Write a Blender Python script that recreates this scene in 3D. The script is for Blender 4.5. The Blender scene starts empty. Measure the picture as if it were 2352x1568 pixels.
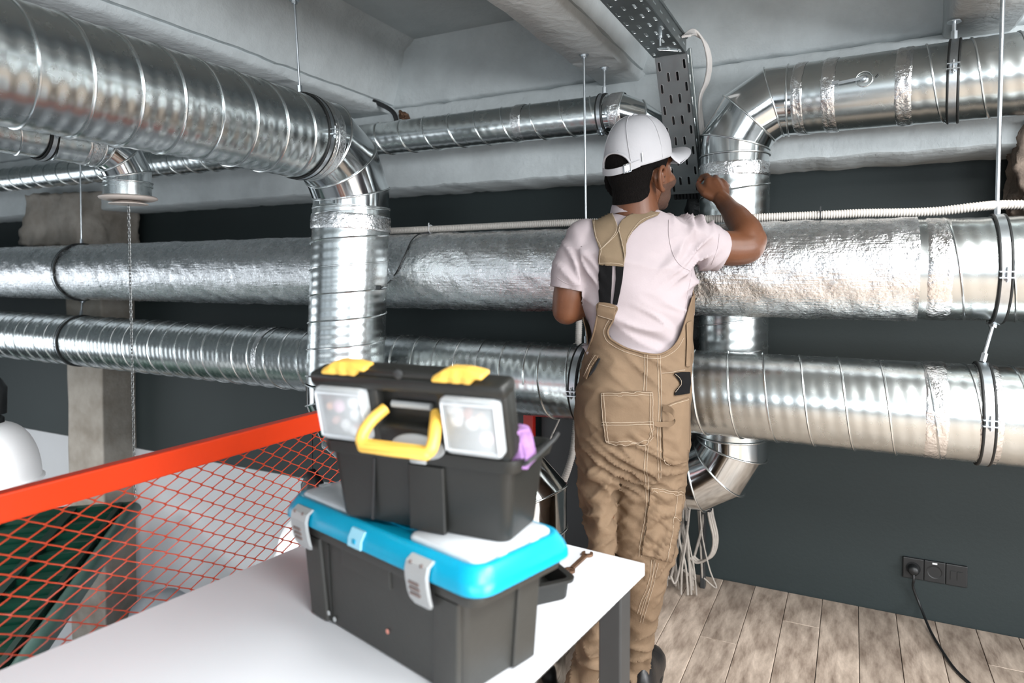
import bpy, bmesh, math, random
import numpy as np
from mathutils import Vector, Matrix, noise
from mathutils.bvhtree import BVHTree
random.seed(7)
PI = math.pi
SC = bpy.context.scene
COL = SC.collection

# ---------------------------------------------------------------- camera
YAW, PITCH, FPX, CZ = math.radians(26.8), math.radians(1.5), 1550.0, 1.34
FH = Vector((-math.sin(YAW), math.cos(YAW), 0))
RT = Vector((math.cos(YAW), math.sin(YAW), 0))
FW = FH * math.cos(PITCH) - Vector((0, 0, math.sin(PITCH)))
UP = Vector((0, 0, math.cos(PITCH))) + FH * math.sin(PITCH)
SH = FPX * math.tan(PITCH) - 152.0
EYE = Vector((0, 0, CZ))
cd = bpy.data.cameras.new('camera')
cam = bpy.data.objects.new('camera', cd)
COL.objects.link(cam)
cam.matrix_world = Matrix(((RT.x, UP.x, -FW.x, 0), (RT.y, UP.y, -FW.y, 0), (RT.z, UP.z, -FW.z, CZ), (0, 0, 0, 1)))
cd.sensor_width = 36
cd.lens = FPX / 2352 * 36
cd.shift_y = SH / 2352
cd.clip_start = 0.02
cd.dof.use_dof = True
cd.dof.focus_distance = 2.1
cd.dof.aperture_fstop = 2.7
SC.camera = cam
def ray(px, py): return FW + RT * ((px - 1176) / FPX) + UP * ((784 + SH - py) / FPX)
def pD(px, py, d): return EYE + ray(px, py) * d
def pY(px, py, y): r = ray(px, py); return EYE + r * (y / r.y)
def pX(px, py, x): r = ray(px, py); return EYE + r * (x / r.x)
def pZ(px, py, z): r = ray(px, py); return EYE + r * ((z - CZ) / r.z)
def proj(v):
    w = Vector(v) - EYE; d = w.dot(FW)
    return 1176 + FPX * w.dot(RT) / d, 784 + SH - FPX * w.dot(UP) / d

# ---------------------------------------------------------------- light, exposure
SC.view_settings.view_transform = 'Standard'
SC.view_settings.look = 'None'
SC.view_settings.gamma = 1
SC.view_settings.use_curve_mapping = False
SC.view_settings.exposure = 0.35
SC.cycles.use_denoising = True
SC.cycles.max_bounces = 8
SC.cycles.caustics_reflective = False
SC.cycles.caustics_refractive = False
SC.cycles.sample_clamp_indirect = 6
wd = bpy.data.worlds.new('world'); SC.world = wd; wd.use_nodes = True
wd.node_tree.nodes['Background'].inputs[0].default_value = (.80, .90, 1.0, 1)
wd.node_tree.nodes['Background'].inputs[1].default_value = 1.0
def area(name, loc, aim, sx, sy, power, col=(1, 1, 1), spread=180):
    l = bpy.data.lights.new(name, 'AREA'); l.shape = 'RECTANGLE'; l.size = sx; l.size_y = sy
    l.energy = power; l.color = col; l.spread = math.radians(spread)
    o = bpy.data.objects.new(name, l); COL.objects.link(o); o.location = loc
    d = Vector(aim) - Vector(loc)
    o.rotation_euler = d.to_track_quat('-Z', 'Y').to_euler()
    return o
# daylight outside each window of the wall behind the camera and of the far left wall
WINS = [(-7.2, -5.4), (-4.9, -3.1), (-2.6, -.8), (-.3, 1.5), (2.0, 3.6)]
WZ0, WZ1, WY = 1.0, 2.25, -4.2
for i, (a, b) in enumerate(WINS):
    area('window_daylight', ((a + b) / 2, WY - .35, 1.7), ((a + b) / 2, 0, 1.0), b - a + .2, 1.4, (2, 2, 5, 110, 135)[i], (.93, .97, 1.0))
for i, (a, b) in enumerate([(-7.4, -5.0), (-4.6, -2.2)]):
    area('low_window_daylight', ((a + b) / 2, WY - .35, -.9), ((a + b) / 2, 0, -2.2), b - a, 1.9, 20, (.96, .98, 1.0), 110)
area('window_daylight', (4.85, -.8, 1.4), (0, .5, 1.25), 3.2, 1.7, 175, (.97, .98, 1.0), 130)
area('window_daylight', (-8.85, 0, 0.2), (-3, 1, -1.5), 3.0, 2.4, 20, (.93, .97, 1.0), 110)
# area lights added to brighten the lower hall, no lamps hang above them
for x, y in ((-3.1, .9), (-4.6, 1.3), (-6.2, 1.0)):
    area('lower_hall_fill', (x, y, .62), (x, y + .35, -1), .5, .5, 20, (1, .99, .97))
# ceiling light panels between the beams, behind and to the right of the camera
for x, y in ((.98, -.35), (2.2, -.35), (.98, .95)):
    area('ceiling_panel_light', (x, y, 2.44), (x, y, 0), .62, 1.0, 60, (1, .995, .985))
# ---------------------------------------------------------------- materials
def mat(name, base, rough=.5, metal=0, var=0, vscale=8, bump=0, bscale=40, rvar=0, col2=None, spec=.5, alpha=1, trans=0, detail=4, stretch=(1, 1, 1), coord='Object', rand=0, emit=None):
    m = bpy.data.materials.new(name); m.use_nodes = True
    N = m.node_tree.nodes; L = m.node_tree.links; p = N['Principled BSDF']
    p.inputs['Base Color'].default_value = (*base, 1)
    p.inputs['Roughness'].default_value = rough; p.inputs['Metallic'].default_value = metal
    p.inputs['Specular IOR Level'].default_value = spec
    p.inputs['Alpha'].default_value = alpha
    p.inputs['Transmission Weight'].default_value = trans
    if emit: p.inputs['Emission Color'].default_value = (*emit[0], 1); p.inputs['Emission Strength'].default_value = emit[1]
    tc = N.new('ShaderNodeTexCoord'); mp = N.new('ShaderNodeMapping'); mp.inputs['Scale'].default_value = stretch
    L.new(tc.outputs[coord], mp.inputs[0]); src = mp.outputs[0]
    def nz(scale, det=detail):
        n = N.new('ShaderNodeTexNoise'); n.inputs['Scale'].default_value = scale; n.inputs['Detail'].default_value = det
        n.inputs['Roughness'].default_value = .6
        L.new(src, n.inputs['Vector']); return n
    if var or col2:
        c2 = col2 or tuple(max(0, c * (1 - var)) for c in base)
        n = nz(vscale); r = N.new('ShaderNodeValToRGB')
        r.color_ramp.elements[0].position = .32; r.color_ramp.elements[0].color = (*c2, 1)
        r.color_ramp.elements[1].position = .68; r.color_ramp.elements[1].color = (*base, 1)
        L.new(n.outputs[0], r.inputs[0]); out = r.outputs[0]
        if rand:
            oi = N.new('ShaderNodeObjectInfo'); hs = N.new('ShaderNodeHueSaturation')
            mr = N.new('ShaderNodeMapRange'); mr.inputs[3].default_value = 1 - rand; mr.inputs[4].default_value = 1 + rand
            L.new(oi.outputs['Random'], mr.inputs[0]); L.new(mr.outputs[0], hs.inputs['Value']); L.new(out, hs.inputs['Color']); out = hs.outputs[0]
        L.new(out, p.inputs['Base Color'])
    if rvar:
        n = nz(vscale * 1.7); mr = N.new('ShaderNodeMapRange'); mr.inputs[1].default_value = .3; mr.inputs[2].default_value = .7
        mr.inputs[3].default_value = max(.02, rough - rvar); mr.inputs[4].default_value = rough + rvar
        L.new(n.outputs[0], mr.inputs[0]); L.new(mr.outputs[0], p.inputs['Roughness'])
    if bump:
        n = nz(bscale); b = N.new('ShaderNodeBump'); b.inputs['Strength'].default_value = bump; b.inputs['Distance'].default_value = .01
        L.new(n.outputs[0], b.inputs['Height']); L.new(b.outputs[0], p.inputs['Normal'])
    return m
M = {}
M['galv'] = mat('galvanised_steel', (.63, .67, .67), .26, 1, .06, 18, 0, 220, .025)
M['galv_shiny'] = mat('bright_galvanised_sheet', (.68, .71, .72), .12, 1, .05, 30, .003, 12, .02)
M['seam'] = mat('seam_steel', (.72, .75, .75), .25, 1)
M['foil'] = mat('insulation_foil', (.84, .855, .87), .27, 1, .03, 30, .36, 85, .05)
def foil_lines(m):
    N = m.node_tree.nodes; L = m.node_tree.links; p = N['Principled BSDF']
    b0 = [n for n in N if n.type == 'BUMP'][0]
    tc = N.new('ShaderNodeTexCoord'); mp = N.new('ShaderNodeMapping'); mp.inputs['Scale'].default_value = (10, 170, 170)
    n = N.new('ShaderNodeTexNoise'); n.inputs['Scale'].default_value = 1; n.inputs['Detail'].default_value = 2
    b = N.new('ShaderNodeBump'); b.inputs['Strength'].default_value = .22; b.inputs['Distance'].default_value = .01
    L.new(tc.outputs['Object'], mp.inputs[0]); L.new(mp.outputs[0], n.inputs['Vector']); L.new(n.outputs[0], b.inputs['Height'])
    L.new(b0.outputs[0], b.inputs['Normal']); L.new(b.outputs[0], p.inputs['Normal'])
foil_lines(M['foil'])
M['tape'] = mat('foil_tape', (.84, .85, .855), .2, 1, .04, 30, .5, 55, .06)
M['rubber'] = mat('black_rubber', (.008, .009, .009), .55)
M['zinc'] = mat('zinc_plated_steel', (.62, .66, .69), .32, 1, .1, 80)
M['tray'] = mat('perforated_tray_steel', (.30, .33, .335), .42, 1, .12, 12, .02, 60, .06)
M['plaster'] = mat('painted_concrete', (.47, .515, .525), .8, 0, .12, 3.5, .35, 18, spec=.25)  # ceiling tone kept darker to carry the shade of the coffers
M['plaster_rough'] = mat('rough_painted_concrete', (.58, .625, .635), .85, 0, .16, 6, .8, 14, spec=.2)
M['wall'] = mat('dark_grey_wall_paint', (.024, .033, .034), .6, 0, .08, 2.5, .08, 60, spec=.3)
M['wall_pale'] = mat('pale_wall_paint', (.50, .515, .535), .7, 0, .05, 2, .06, 50, spec=.3)
M['concrete'] = mat('bare_concrete', (.36, .335, .30), .9, 0, 0, 5, .6, 16, col2=(.23, .205, .175), spec=.2)
M['stone'] = mat('broken_masonry', (.36, .29, .235), .95, 0, 0, 11, .9, 18, col2=(.13, .10, .085), spec=.15)
M['dark_gap'] = mat('dark_mortar', (.03, .03, .03), .9)
M['wood'] = mat('weathered_oak_vinyl', (.68, .56, .46), .42, 0, 0, 4, .12, 30, col2=(.20, .145, .11), stretch=(5, 1.3, 1), rvar=.06, detail=8, rand=.12)
M['slab'] = mat('floor_slab', (.2, .2, .2), .8)
M['orange'] = mat('orange_powder_coat', (.58, .034, .002), .38, 0, .06, 9, .02, 70)
M['wire'] = mat('orange_mesh_wire', (.40, .04, .012), .45)
M['green'] = mat('dark_green_sheet', (.003, .036, .022), .32, 0, .3, 5)
M['green_dark'] = mat('very_dark_green_paint', (.003, .016, .011), .5)
M['green_edge'] = mat('grey_green_edge', (.05, .095, .083), .35, 0, .2, 8)
M['table'] = mat('white_laminate', (.76, .785, .825), .32, 0, .015, 5)
M['table_edge'] = mat('white_edge_band', (.72, .73, .74), .4)
M['leg'] = mat('anthracite_table_frame', (.035, .037, .038), .42, 0, .1, 20)
M['tool_black'] = mat('charcoal_plastic', (.030, .030, .027), .5, 0, .1, 60, .05, 160)
M['tool_dark'] = mat('black_plastic', (.013, .0135, .012), .42, 0, .1, 60, .05, 160)
M['tool_blue'] = mat('cyan_plastic', (.0, .31, .50), .33, 0, .06, 20)
M['yellow'] = mat('yellow_plastic', (.93, .56, .10), .38, 0, .05, 30)
M['latch'] = mat('grey_latch_plastic', (.36, .375, .38), .42, 0, .06, 30)
M['clear'] = mat('clear_organiser_plastic', (.80, .85, .88), .22, 0, .06, 25, alpha=.52)
M['frost'] = mat('frosted_organiser_lid', (.60, .635, .67), .28, 0, .10, 22, .05, 60)
M['purple'] = mat('lilac_cloth', (.34, .18, .41), .9, 0, .3, 60, .3, 120)
M['skin'] = mat('dark_brown_skin', (.125, .047, .021), .45, 0, .22, 14, .05, 180, spec=.4)
M['hair'] = mat('short_black_hair', (.006, .0045, .004), .85, 0, .4, 120, .9, 260, spec=.12)
M['stubble'] = mat('stubble', (.075, .033, .019), .8, 0, .4, 300, .3, 300)
M['shirt'] = mat('pale_pink_jersey', (.37, .32, .332), .85, 0, .04, 20, .06, 200, spec=.2)
M['khaki'] = mat('khaki_twill', (.185, .127, .081), .85, 0, .16, 14, .12, 160, spec=.2)
M['khaki_dark'] = mat('khaki_yoke', (.19, .14, .09), .85, 0, .12, 18, .12, 160, spec=.2)
M['thread'] = mat('cream_thread', (.42, .345, .265), .85)
M['elastic'] = mat('black_elastic', (.005, .005, .0055), .9, 0, .2, 90, .1, 250, spec=.15)
M['cap'] = mat('white_cotton_cap', (.43, .427, .445), .85, 0, .04, 18, .1, 120, spec=.2)
M['shoe'] = mat('black_leather', (.012, .012, .013), .4, 0, .2, 30, .1, 60)
M['white_plastic'] = mat('white_enamel', (.80, .82, .84), .3)
M['lampwhite'] = mat('white_lamp_shade', (.92, .93, .95), .35, emit=((1, 1, 1), .10))  # weak emission added to brighten the dome
M['conduit'] = mat('off_white_conduit', (.60, .565, .52), .55)
M['cable'] = mat('grey_beige_cable', (.40, .36, .32), .6, 0, .25, 40)
M['cable_white'] = mat('pale_cable', (.62, .60, .58), .5)
M['black'] = mat('black_plastic_matte', (.010, .011, .012), .45)
M['film'] = mat('black_film', (.006, .007, .007), .3, 0, 0, 5, .6, 22)
M['rust'] = mat('rusty_steel', (.18, .10, .06), .55, .6, .4, 60)
M['red'] = mat('red_handle', (.5, .03, .015), .4)
M['redpost'] = mat('dark_red_paint', (.35, .012, .006), .45)
M['cream'] = mat('cream_enamel', (.62, .55, .50), .4)
M['chain'] = mat('dull_chain', (.30, .31, .31), .45, .9)
M['grey_fabric'] = mat('grey_fabric', (.30, .33, .36), .9)
M['greytile'] = mat('pale_lower_floor', (.30, .31, .32), .5, 0, .08, 3)
M['eye'] = mat('eye_white', (.7, .68, .64), .2)
M['mark'] = mat('dark_marking', (.16, .12, .11), .6)
M['spot'] = mat('pinkish_paint_spot', (.55, .22, .17), .6)

# ---------------------------------------------------------------- mesh helpers
def link(name, verts, faces, m, parent=None, smooth=True, kind=None, sharp=50):
    me = bpy.data.meshes.new(name)
    me.from_pydata([tuple(v) for v in verts], [], faces)
    if smooth: me.polygons.foreach_set('use_smooth', [True] * len(me.polygons))
    me.materials.append(m)
    me.update()
    if smooth and sharp: me.set_sharp_from_angle(angle=math.radians(sharp))
    o = bpy.data.objects.new(name, me); COL.objects.link(o)
    if parent is not None:
        o.parent = parent
        if parent.type == 'EMPTY': o.matrix_parent_inverse = parent.matrix_basis.inverted()
    if kind: o['kind'] = kind
    return o
def thing(name, label, cat, loc=(0, 0, 0), group=None):
    o = bpy.data.objects.new(name, None); COL.objects.link(o); o.empty_display_size = .05
    o.location = loc
    o.matrix_basis = Matrix.Translation(Vector(loc))
    o['label'] = label; o['category'] = cat
    if group: o['group'] = group
    return o
def tag(o, label, cat, group=None):
    o['label'] = label; o['category'] = cat
    if group: o['group'] = group
    return o
def frame(t, ref=None):
    t = Vector(t).normalized()
    r = Vector(ref) if ref is not None else (Vector((0, 0, 1)) if abs(t.z) < .9 else Vector((0, 1, 0)))
    n = (r - t * r.dot(t)).normalized()
    return t, n, t.cross(n)
def smoothpath(pts, n=10):
    P = [Vector(p) for p in pts]
    if len(P) < 3: return P
    out = []
    for i in range(len(P) - 1):
        p0 = P[max(0, i - 1)]; p1 = P[i]; p2 = P[i + 1]; p3 = P[min(len(P) - 1, i + 2)]
        for k in range(n):
            t = k / n
            out.append(.5 * ((2 * p1) + (p2 - p0) * t + (2 * p0 - 5 * p1 + 4 * p2 - p3) * t * t + (3 * p1 - p0 - 3 * p2 + p3) * t ** 3))
    out.append(P[-1]); return out
class MB:
    def __init__(s, Mx=None): s.v = []; s.f = []; s.M = Mx
    def add(s, vs, fs):
        k = len(s.v)
        s.v += [(s.M @ Vector(v)) if s.M else Vector(v) for v in vs]
        s.f += [tuple(i + k for i in f) for f in fs]
    def box(s, c, d, rot=None):
        h = [x / 2 for x in d]
        vs = [Vector((sx * h[0], sy * h[1], sz * h[2])) for sx in (-1, 1) for sy in (-1, 1) for sz in (-1, 1)]
        if rot: vs = [rot @ v for v in vs]
        s.add([Vector(c) + v for v in vs], [(0, 1, 3, 2), (4, 6, 7, 5), (0, 4, 5, 1), (2, 3, 7, 6), (0, 2, 6, 4), (1, 5, 7, 3)])
    def bar(s, a, b, w, h, ref=None):
        a = Vector(a); b = Vector(b); t, n, bb = frame(b - a, ref)
        vs = [p + n * (sx * h / 2) + bb * (sy * w / 2) for p in (a, b) for sx, sy in ((-1, -1), (1, -1), (1, 1), (-1, 1))]
        s.add(vs, [(3, 2, 1, 0), (4, 5, 6, 7)] + [(i, (i + 1) % 4, 4 + (i + 1) % 4, 4 + i) for i in range(4)])
    def tube(s, path, r, seg=8, cap=True, closed=False, round_ends=False):
        P = [Vector(p) for p in path]; n = len(P)
        R = list(r) if hasattr(r, '__len__') else [r] * n
        if round_ends:
            t0 = (P[0] - P[1]).normalized(); t1 = (P[-1] - P[-2]).normalized()
            A = [(P[0] + t0 * R[0] * math.sin(a), R[0] * math.cos(a)) for a in (1.45, 1.1, .75, .4)]
            B = [(P[-1] + t1 * R[-1] * math.sin(a), R[-1] * math.cos(a)) for a in (.4, .75, 1.1, 1.45)]
            P = [a[0] for a in A] + P + [b[0] for b in B]; R = [a[1] for a in A] + R + [b[1] for b in B]; n = len(P)
        nrm = None; vs = []
        for i in range(n):
            if closed: t = P[(i + 1) % n] - P[i - 1]
            else: t = P[min(n - 1, i + 1)] - P[max(0, i - 1)]
            t = t.normalized()
            if nrm is None: _, nrm, _ = frame(t)
            nrm = (nrm - t * nrm.dot(t)).normalized(); b = t.cross(nrm)
            for j in range(seg):
                a = 2 * PI * j / seg
                vs.append(P[i] + (nrm * math.cos(a) + b * math.sin(a)) * R[i])
        fs = []
        for i in range(n if closed else n - 1):
            i2 = (i + 1) % n
            for j in range(seg):
                j2 = (j + 1) % seg
                fs.append((i * seg + j, i * seg + j2, i2 * seg + j2, i2 * seg + j))
        if cap and not closed:
            fs.append(tuple(range(seg - 1, -1, -1))); fs.append(tuple((n - 1) * seg + j for j in range(seg)))
        s.add(vs, fs)
    def loft(s, loops, cap0=True, cap1=True):
        n = len(loops[0]); vs = [v for l in loops for v in l]; fs = []
        for i in range(len(loops) - 1):
            for j in range(n):
                j2 = (j + 1) % n
                fs.append((i * n + j, i * n + j2, (i + 1) * n + j2, (i + 1) * n + j))
        if cap0: fs.append(tuple(range(n - 1, -1, -1)))
        if cap1: fs.append(tuple((len(loops) - 1) * n + j for j in range(n)))
        s.add(vs, fs)
    def lathe(s, c, axis, prof, seg=32, ref=None):
        t, n, b = frame(axis, ref); c = Vector(c)
        s.loft([[c + t * h + (n * math.cos(2 * PI * j / seg) + b * math.sin(2 * PI * j / seg)) * r for j in range(seg)] for h, r in prof])
    def ell(s, c, rad, rot=None, seg=20, rings=12):
        vs = []; fs = []
        for i in range(1, rings):
            th = PI * i / rings
            for j in range(seg):
                ph = 2 * PI * j / seg
                v = Vector((rad[0] * math.sin(th) * math.cos(ph), rad[1] * math.sin(th) * math.sin(ph), rad[2] * math.cos(th)))
                vs.append(Vector(c) + ((rot @ v) if rot else v))
        for i in range(rings - 2):
            for j in range(seg):
                j2 = (j + 1) % seg
                fs.append((i * seg + j, (i + 1) * seg + j, (i + 1) * seg + j2, i * seg + j2))
        t = Vector((0, 0, rad[2])); k = len(vs)
        vs += [Vector(c) + ((rot @ t) if rot else t), Vector(c) - ((rot @ t) if rot else t)]
        for j in range(seg):
            j2 = (j + 1) % seg
            fs.append((k, j, j2)); fs.append((k + 1, (rings - 2) * seg + j2, (rings - 2) * seg + j))
        s.add(vs, fs)
    def obj(s, name, m, parent=None, smooth=True, bevel=0, kind=None, seg=2):
        o = link(name, s.v, s.f, m, parent, smooth, kind)
        if bevel:
            b = o.modifiers.new('bevel', 'BEVEL'); b.width = bevel; b.segments = seg; b.limit_method = 'ANGLE'; b.angle_limit = .6
        return o
def boxo(name, c, d, m, parent=None, bevel=0, rot=None, kind=None, Mx=None):
    b = MB(Mx); b.box(c, d, rot); o = b.obj(name, m, parent, False, bevel, kind); return o
def rrect(w, d, r, z, n=5, cx=0, cy=0):
    out = []
    r = min(r, w / 2 - 1e-4, d / 2 - 1e-4)
    for sx, sy, a0 in ((1, 1, 0), (-1, 1, 90), (-1, -1, 180), (1, -1, 270)):
        for k in range(n + 1):
            a = math.radians(a0 + 90 * k / n)
            out.append(Vector((cx + sx * (w / 2 - r) + r * math.cos(a), cy + sy * (d / 2 - r) + r * math.sin(a), z)))
    return out
def nz(p, s): return noise.noise(Vector(p) * s)

# ---------------------------------------------------------------- room shell
def struct(o): o['kind'] = 'structure'; return o
LY, WALLY = 2.736, 3.05
SOF, COF, LB = CZ + .80, CZ + 1.15, CZ + .425
XL, XR = -8.8, 4.6
# floor: slab with single planks
slab = struct(boxo('floor', ((-1.33 + XR) / 2, (WY + WALLY) / 2, -.10), (XR + 1.33, WALLY - WY, .18), M['slab']))
PW = .132
pl = {}
for i in range(-10, 16):
    x0 = i * PW + .035
    if x0 < -1.33: continue
    y = 3.045 - ((i * 7) % 5) * .26
    k = 0; ys = [3.045] + ([y] if y < 3.0 else [])
    while ys[-1] > -1.2: ys.append(ys[-1] - 1.3)
    for a, b in zip(ys[:-1], ys[1:]):
        ln = round(a - b, 3)
        if ln not in pl:
            q = MB(); q.box((0, 0, 0), (PW - .0022, ln - .0022, .010)); o = q.obj('plank', M['wood'], slab, False, .0016)
            pl[ln] = o
        else:
            o = pl[ln].copy(); COL.objects.link(o)
        o.location = (x0 + PW / 2, (a + b) / 2, -.005)
boxo('floor_edge_trim', (-1.335, (WY + WALLY) / 2, -.09), (.02, WALLY - WY, .2), M['plaster'], slab)
struct(boxo('floor_lower', ((XL - 1.3) / 2, (WY + WALLY) / 2, -2.45), (-XL - 1.2, WALLY - WY, .1), M['greytile']))
struct(boxo('wall_under_landing', (-1.30, (WY + WALLY) / 2, -1.29), (.06, WALLY - WY, 2.2), M['wall_pale']))
wb = struct(boxo('wall_back', ((XL + XR) / 2, WALLY + .1, .1), (XR - XL, .2, 5.2), M['wall']))
boxo('pale_lower_wall', ((XL - 1.33) / 2, WALLY - .006, (-2.4 + .115) / 2), (-XL - 1.33, .012, 2.515), M['wall_pale'], wb)
# lintel with ragged top and bottom edges
def lintel():
    n = 420; xs = [XL + (XR - XL) * i / n for i in range(n + 1)]
    loops = []
    for x in xs:
        e1 = .006 * nz((x, 0, 0), 9) + .004 * nz((x, 3, 0), 30)
        e2 = .007 * nz((x, 7, 0), 7) + .005 * nz((x, 5, 0), 26)
        zb, zt = LB + e1, SOF + .022 + e2
        zm = (zb + zt) / 2; w = .004 * nz((x, 2, 5), 3)
        loops.append([(x, WALLY + .05, zb + .004), (x, LY + .012 + w, zb), (x, LY + w, zb + .010), (x, LY + w, zb + (zt - zb) * .3), (x, LY + .003 * nz((x, 1, 1), 4), zm), (x, LY + w, zt - .012), (x, LY + .010 + w, zt), (x, WALLY + .05, zt)])
    b = MB(); b.loft([[Vector(p) for p in l] for l in loops]); return b.obj('lintel', M['plaster_rough'], wb)
lintel()
def upper_wall():
    n = 420; loops = []
    for i in range(n + 1):
        x = XL + (XR - XL) * i / n
        zb = SOF + .034 + .008 * nz((x, 9, 0), 8) + .004 * nz((x, 5, 3), 33)
        loops.append([Vector(p) for p in ((x, WALLY, zb), (x, LY + .028, zb), (x, LY + .016, zb + .012), (x, LY + .012, zb + .1), (x, LY + .012, COF + .05), (x, WALLY, COF + .05))])
    b = MB(); b.loft(loops); return b.obj('upper_wall', M['plaster_rough'], wb)
upper_wall()
ce = struct(boxo('ceiling', ((XL + XR) / 2, (WY + WALLY) / 2, COF + .1), (XR - XL, WALLY - WY, .2), M['plaster']))
def beam(x0, x1):
    n = 150; loops = []
    for i in range(n + 1):
        y = WY + (LY + .05 - WY) * i / n
        e = lambda k, s=6: .007 * nz((k, y, x0), s) + .005 * nz((k + 4, y, x0), 22)
        zb = SOF + .004 * nz((x0, y, 1), 3)
        loops.append([Vector(p) for p in ((x0 + .012 * 0, y, COF + .02), (x0 + e(1), y, zb + .012 + e(2)), (x0 + .014 + e(3), y, zb), ((x0 + x1) / 2, y, zb + .004 * nz((5, y, x0), 8)), (x1 - .016 + e(5), y, zb), (x1 + e(6), y, zb + .014), (x1 + .004, y, SOF + .030 + e(7)), (x1 - .018, y, SOF + .033 + e(7)), (x1 - .018, y, SOF + .044 + e(8)), (x1 - .002, y, SOF + .047 + e(8)), (x1 + .03, y, SOF + .14), (x1 + .07, y, COF - .05), (x1 + .12, y, COF - .01), (x1 + .14, y, COF + .02))])
    b = MB(); b.loft(loops); return b.obj('beam', M['plaster_rough'], ce)
for x in (-8.2, -7.0, -5.75, -4.55, -3.35): beam(x - .1, x + .09)
beam(-2.30, -2.05); beam(-.97, -.78); beam(.265, .47); beam(1.5, 1.7); beam(2.7, 2.9); beam(3.9, 4.1)
def holed_wall(name, x0, x1, z0, z1, holes, mk):
    b = MB()
    xs = sorted({x0, x1, *[h[0] for h in holes], *[h[1] for h in holes]}); zs = sorted({z0, z1, *[h[2] for h in holes], *[h[3] for h in holes]})
    for a, c in zip(xs[:-1], xs[1:]):
        for d, e in zip(zs[:-1], zs[1:]):
            if any(h[0] <= (a + c) / 2 <= h[1] and h[2] <= (d + e) / 2 <= h[3] for h in holes): continue
            mk(b, a, c, d, e)
    return struct(b.obj(name, M['wall'], None, False))
LOWW = [(-7.4, -5.0), (-4.6, -2.2)]
holed_wall('wall_front', XL, XR, -2.5, COF, [(a, b, WZ0, WZ1) for a, b in WINS] + [(a, b, -1.8, 0) for a, b in LOWW], lambda b, a, c, d, e: b.box(((a + c) / 2, WY - .1, (d + e) / 2), (c - a, .2, e - d)))
holed_wall('wall_right', WY, WALLY, -2.5, COF, [(-2.4, .8, .6, 2.3)], lambda b, a, c, d, e: b.box((XR + .06, (a + c) / 2, (d + e) / 2), (.12, c - a, e - d)))
holed_wall('wall_left', WY, WALLY, -2.5, COF, [(-1.5, 1.5, -1.0, 1.4)], lambda b, a, c, d, e: b.box((XL + .03 - .06, (a + c) / 2, (d + e) / 2), (.06, c - a, e - d)))
for k, (a, b) in enumerate(WINS):
    q = MB()
    for x in (a, b): q.box((x + (.03 if x == a else -.03), WY - .06, (WZ0 + WZ1) / 2), (.06, .07, WZ1 - WZ0))
    for z in (WZ0 + .03, WZ1 - .03): q.box(((a + b) / 2, WY - .06, z), (b - a, .07, .06))
    for t in (1 / 3, 2 / 3): q.box((a + (b - a) * t, WY - .06, (WZ0 + WZ1) / 2), (.045, .05, WZ1 - WZ0))
    q.box(((a + b) / 2, WY - .06, WZ0 + .62 * (WZ1 - WZ0)), (b - a, .05, .045))
    struct(q.obj('window_%d' % (k + 1), M['white_plastic'], None, False))
# pillars
def rough_block(c, d, amp, sc, m, name, parent, sub=22):
    bm = bmesh.new(); bmesh.ops.create_cube(bm, size=1)
    bmesh.ops.subdivide_edges(bm, edges=bm.edges[:], cuts=sub, use_grid_fill=True)
    for v in bm.verts:
        p = Vector((v.co.x * d[0], v.co.y * d[1], v.co.z * d[2])); q = p + Vector(c)
        p += Vector((nz(q + Vector((3, 0, 0)), sc), nz(q + Vector((0, 7, 0)), sc), nz(q + Vector((0, 0, 11)), sc))) * amp
        p += Vector((nz(q, sc * 4), nz(q + Vector((5, 5, 0)), sc * 4), nz(q + Vector((9, 0, 2)), sc * 4))) * amp * .35
        v.co = p + Vector(c)
    me = bpy.data.meshes.new(name); bm.to_mesh(me); bm.free()
    me.polygons.foreach_set('use_smooth', [True] * len(me.polygons)); me.materials.append(m)
    o = bpy.data.objects.new(name, me); COL.objects.link(o)
    if parent: o.parent = parent
    return o
pil = struct(rough_block((-4.73, 2.935, -.42), (.395, .24, 3.96), .007, 3, M['concrete'], 'pillar', None, 24))
rough_block((-4.72, 2.80, CZ + .37), (.66, .40, .34), .035, 7, M['concrete'], 'capital', pil, 18)
pil2 = struct(rough_block((.86, 2.86, CZ + .31), (.72, .30, .36), .05, 7, M['stone'], 'pillar_capital', None, 26))
# ---------------------------------------------------------------- ducts
def mitre(path, i):
    """plane normal and in-plane axes at polyline vertex i"""
    P = path
    if i == 0: t = (P[1] - P[0]).normalized(); return t, 0
    if i == len(P) - 1: t = (P[-1] - P[-2]).normalized(); return t, 0
    t0 = (P[i] - P[i - 1]).normalized(); t1 = (P[i + 1] - P[i]).normalized()
    return (t0 + t1).normalized(), math.acos(max(-1, min(1, t0.dot(t1)))) / 2
def ring_at(path, i, R, bn, seg=48):
    """ring of the mitre joint at vertex i; bn = bend axis"""
    t, half = mitre(path, i); bn = Vector(bn).normalized(); nn = t.cross(bn).normalized()
    return [path[i] + bn * (R * math.cos(2 * PI * j / seg)) + nn * (R / math.cos(half) * math.sin(2 * PI * j / seg)) for j in range(seg)]
def gores(parent, path, R, bn, m, seg=56, ends=True, seams=True):
    """every piece of a segmented elbow is its own mesh; raised seam at each joint"""
    for i in range(len(path) - 1):
        a = ring_at(path, i, R, bn, seg); b = ring_at(path, i + 1, R, bn, seg)
        mid = [[p + (q - p) * t for p, q in zip(a, b)] for t in (0, .04, .5, .96, 1)]
        q = MB(); q.loft(mid, False, False); q.obj('elbow_gore', m, parent)
    if seams:
        for i in range(0, len(path)):
            q = MB(); q.tube(ring_at(path, i, R + .0015, bn, seg), .0034, 8, closed=True); q.obj('joint_seam', M['seam'], parent)
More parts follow.
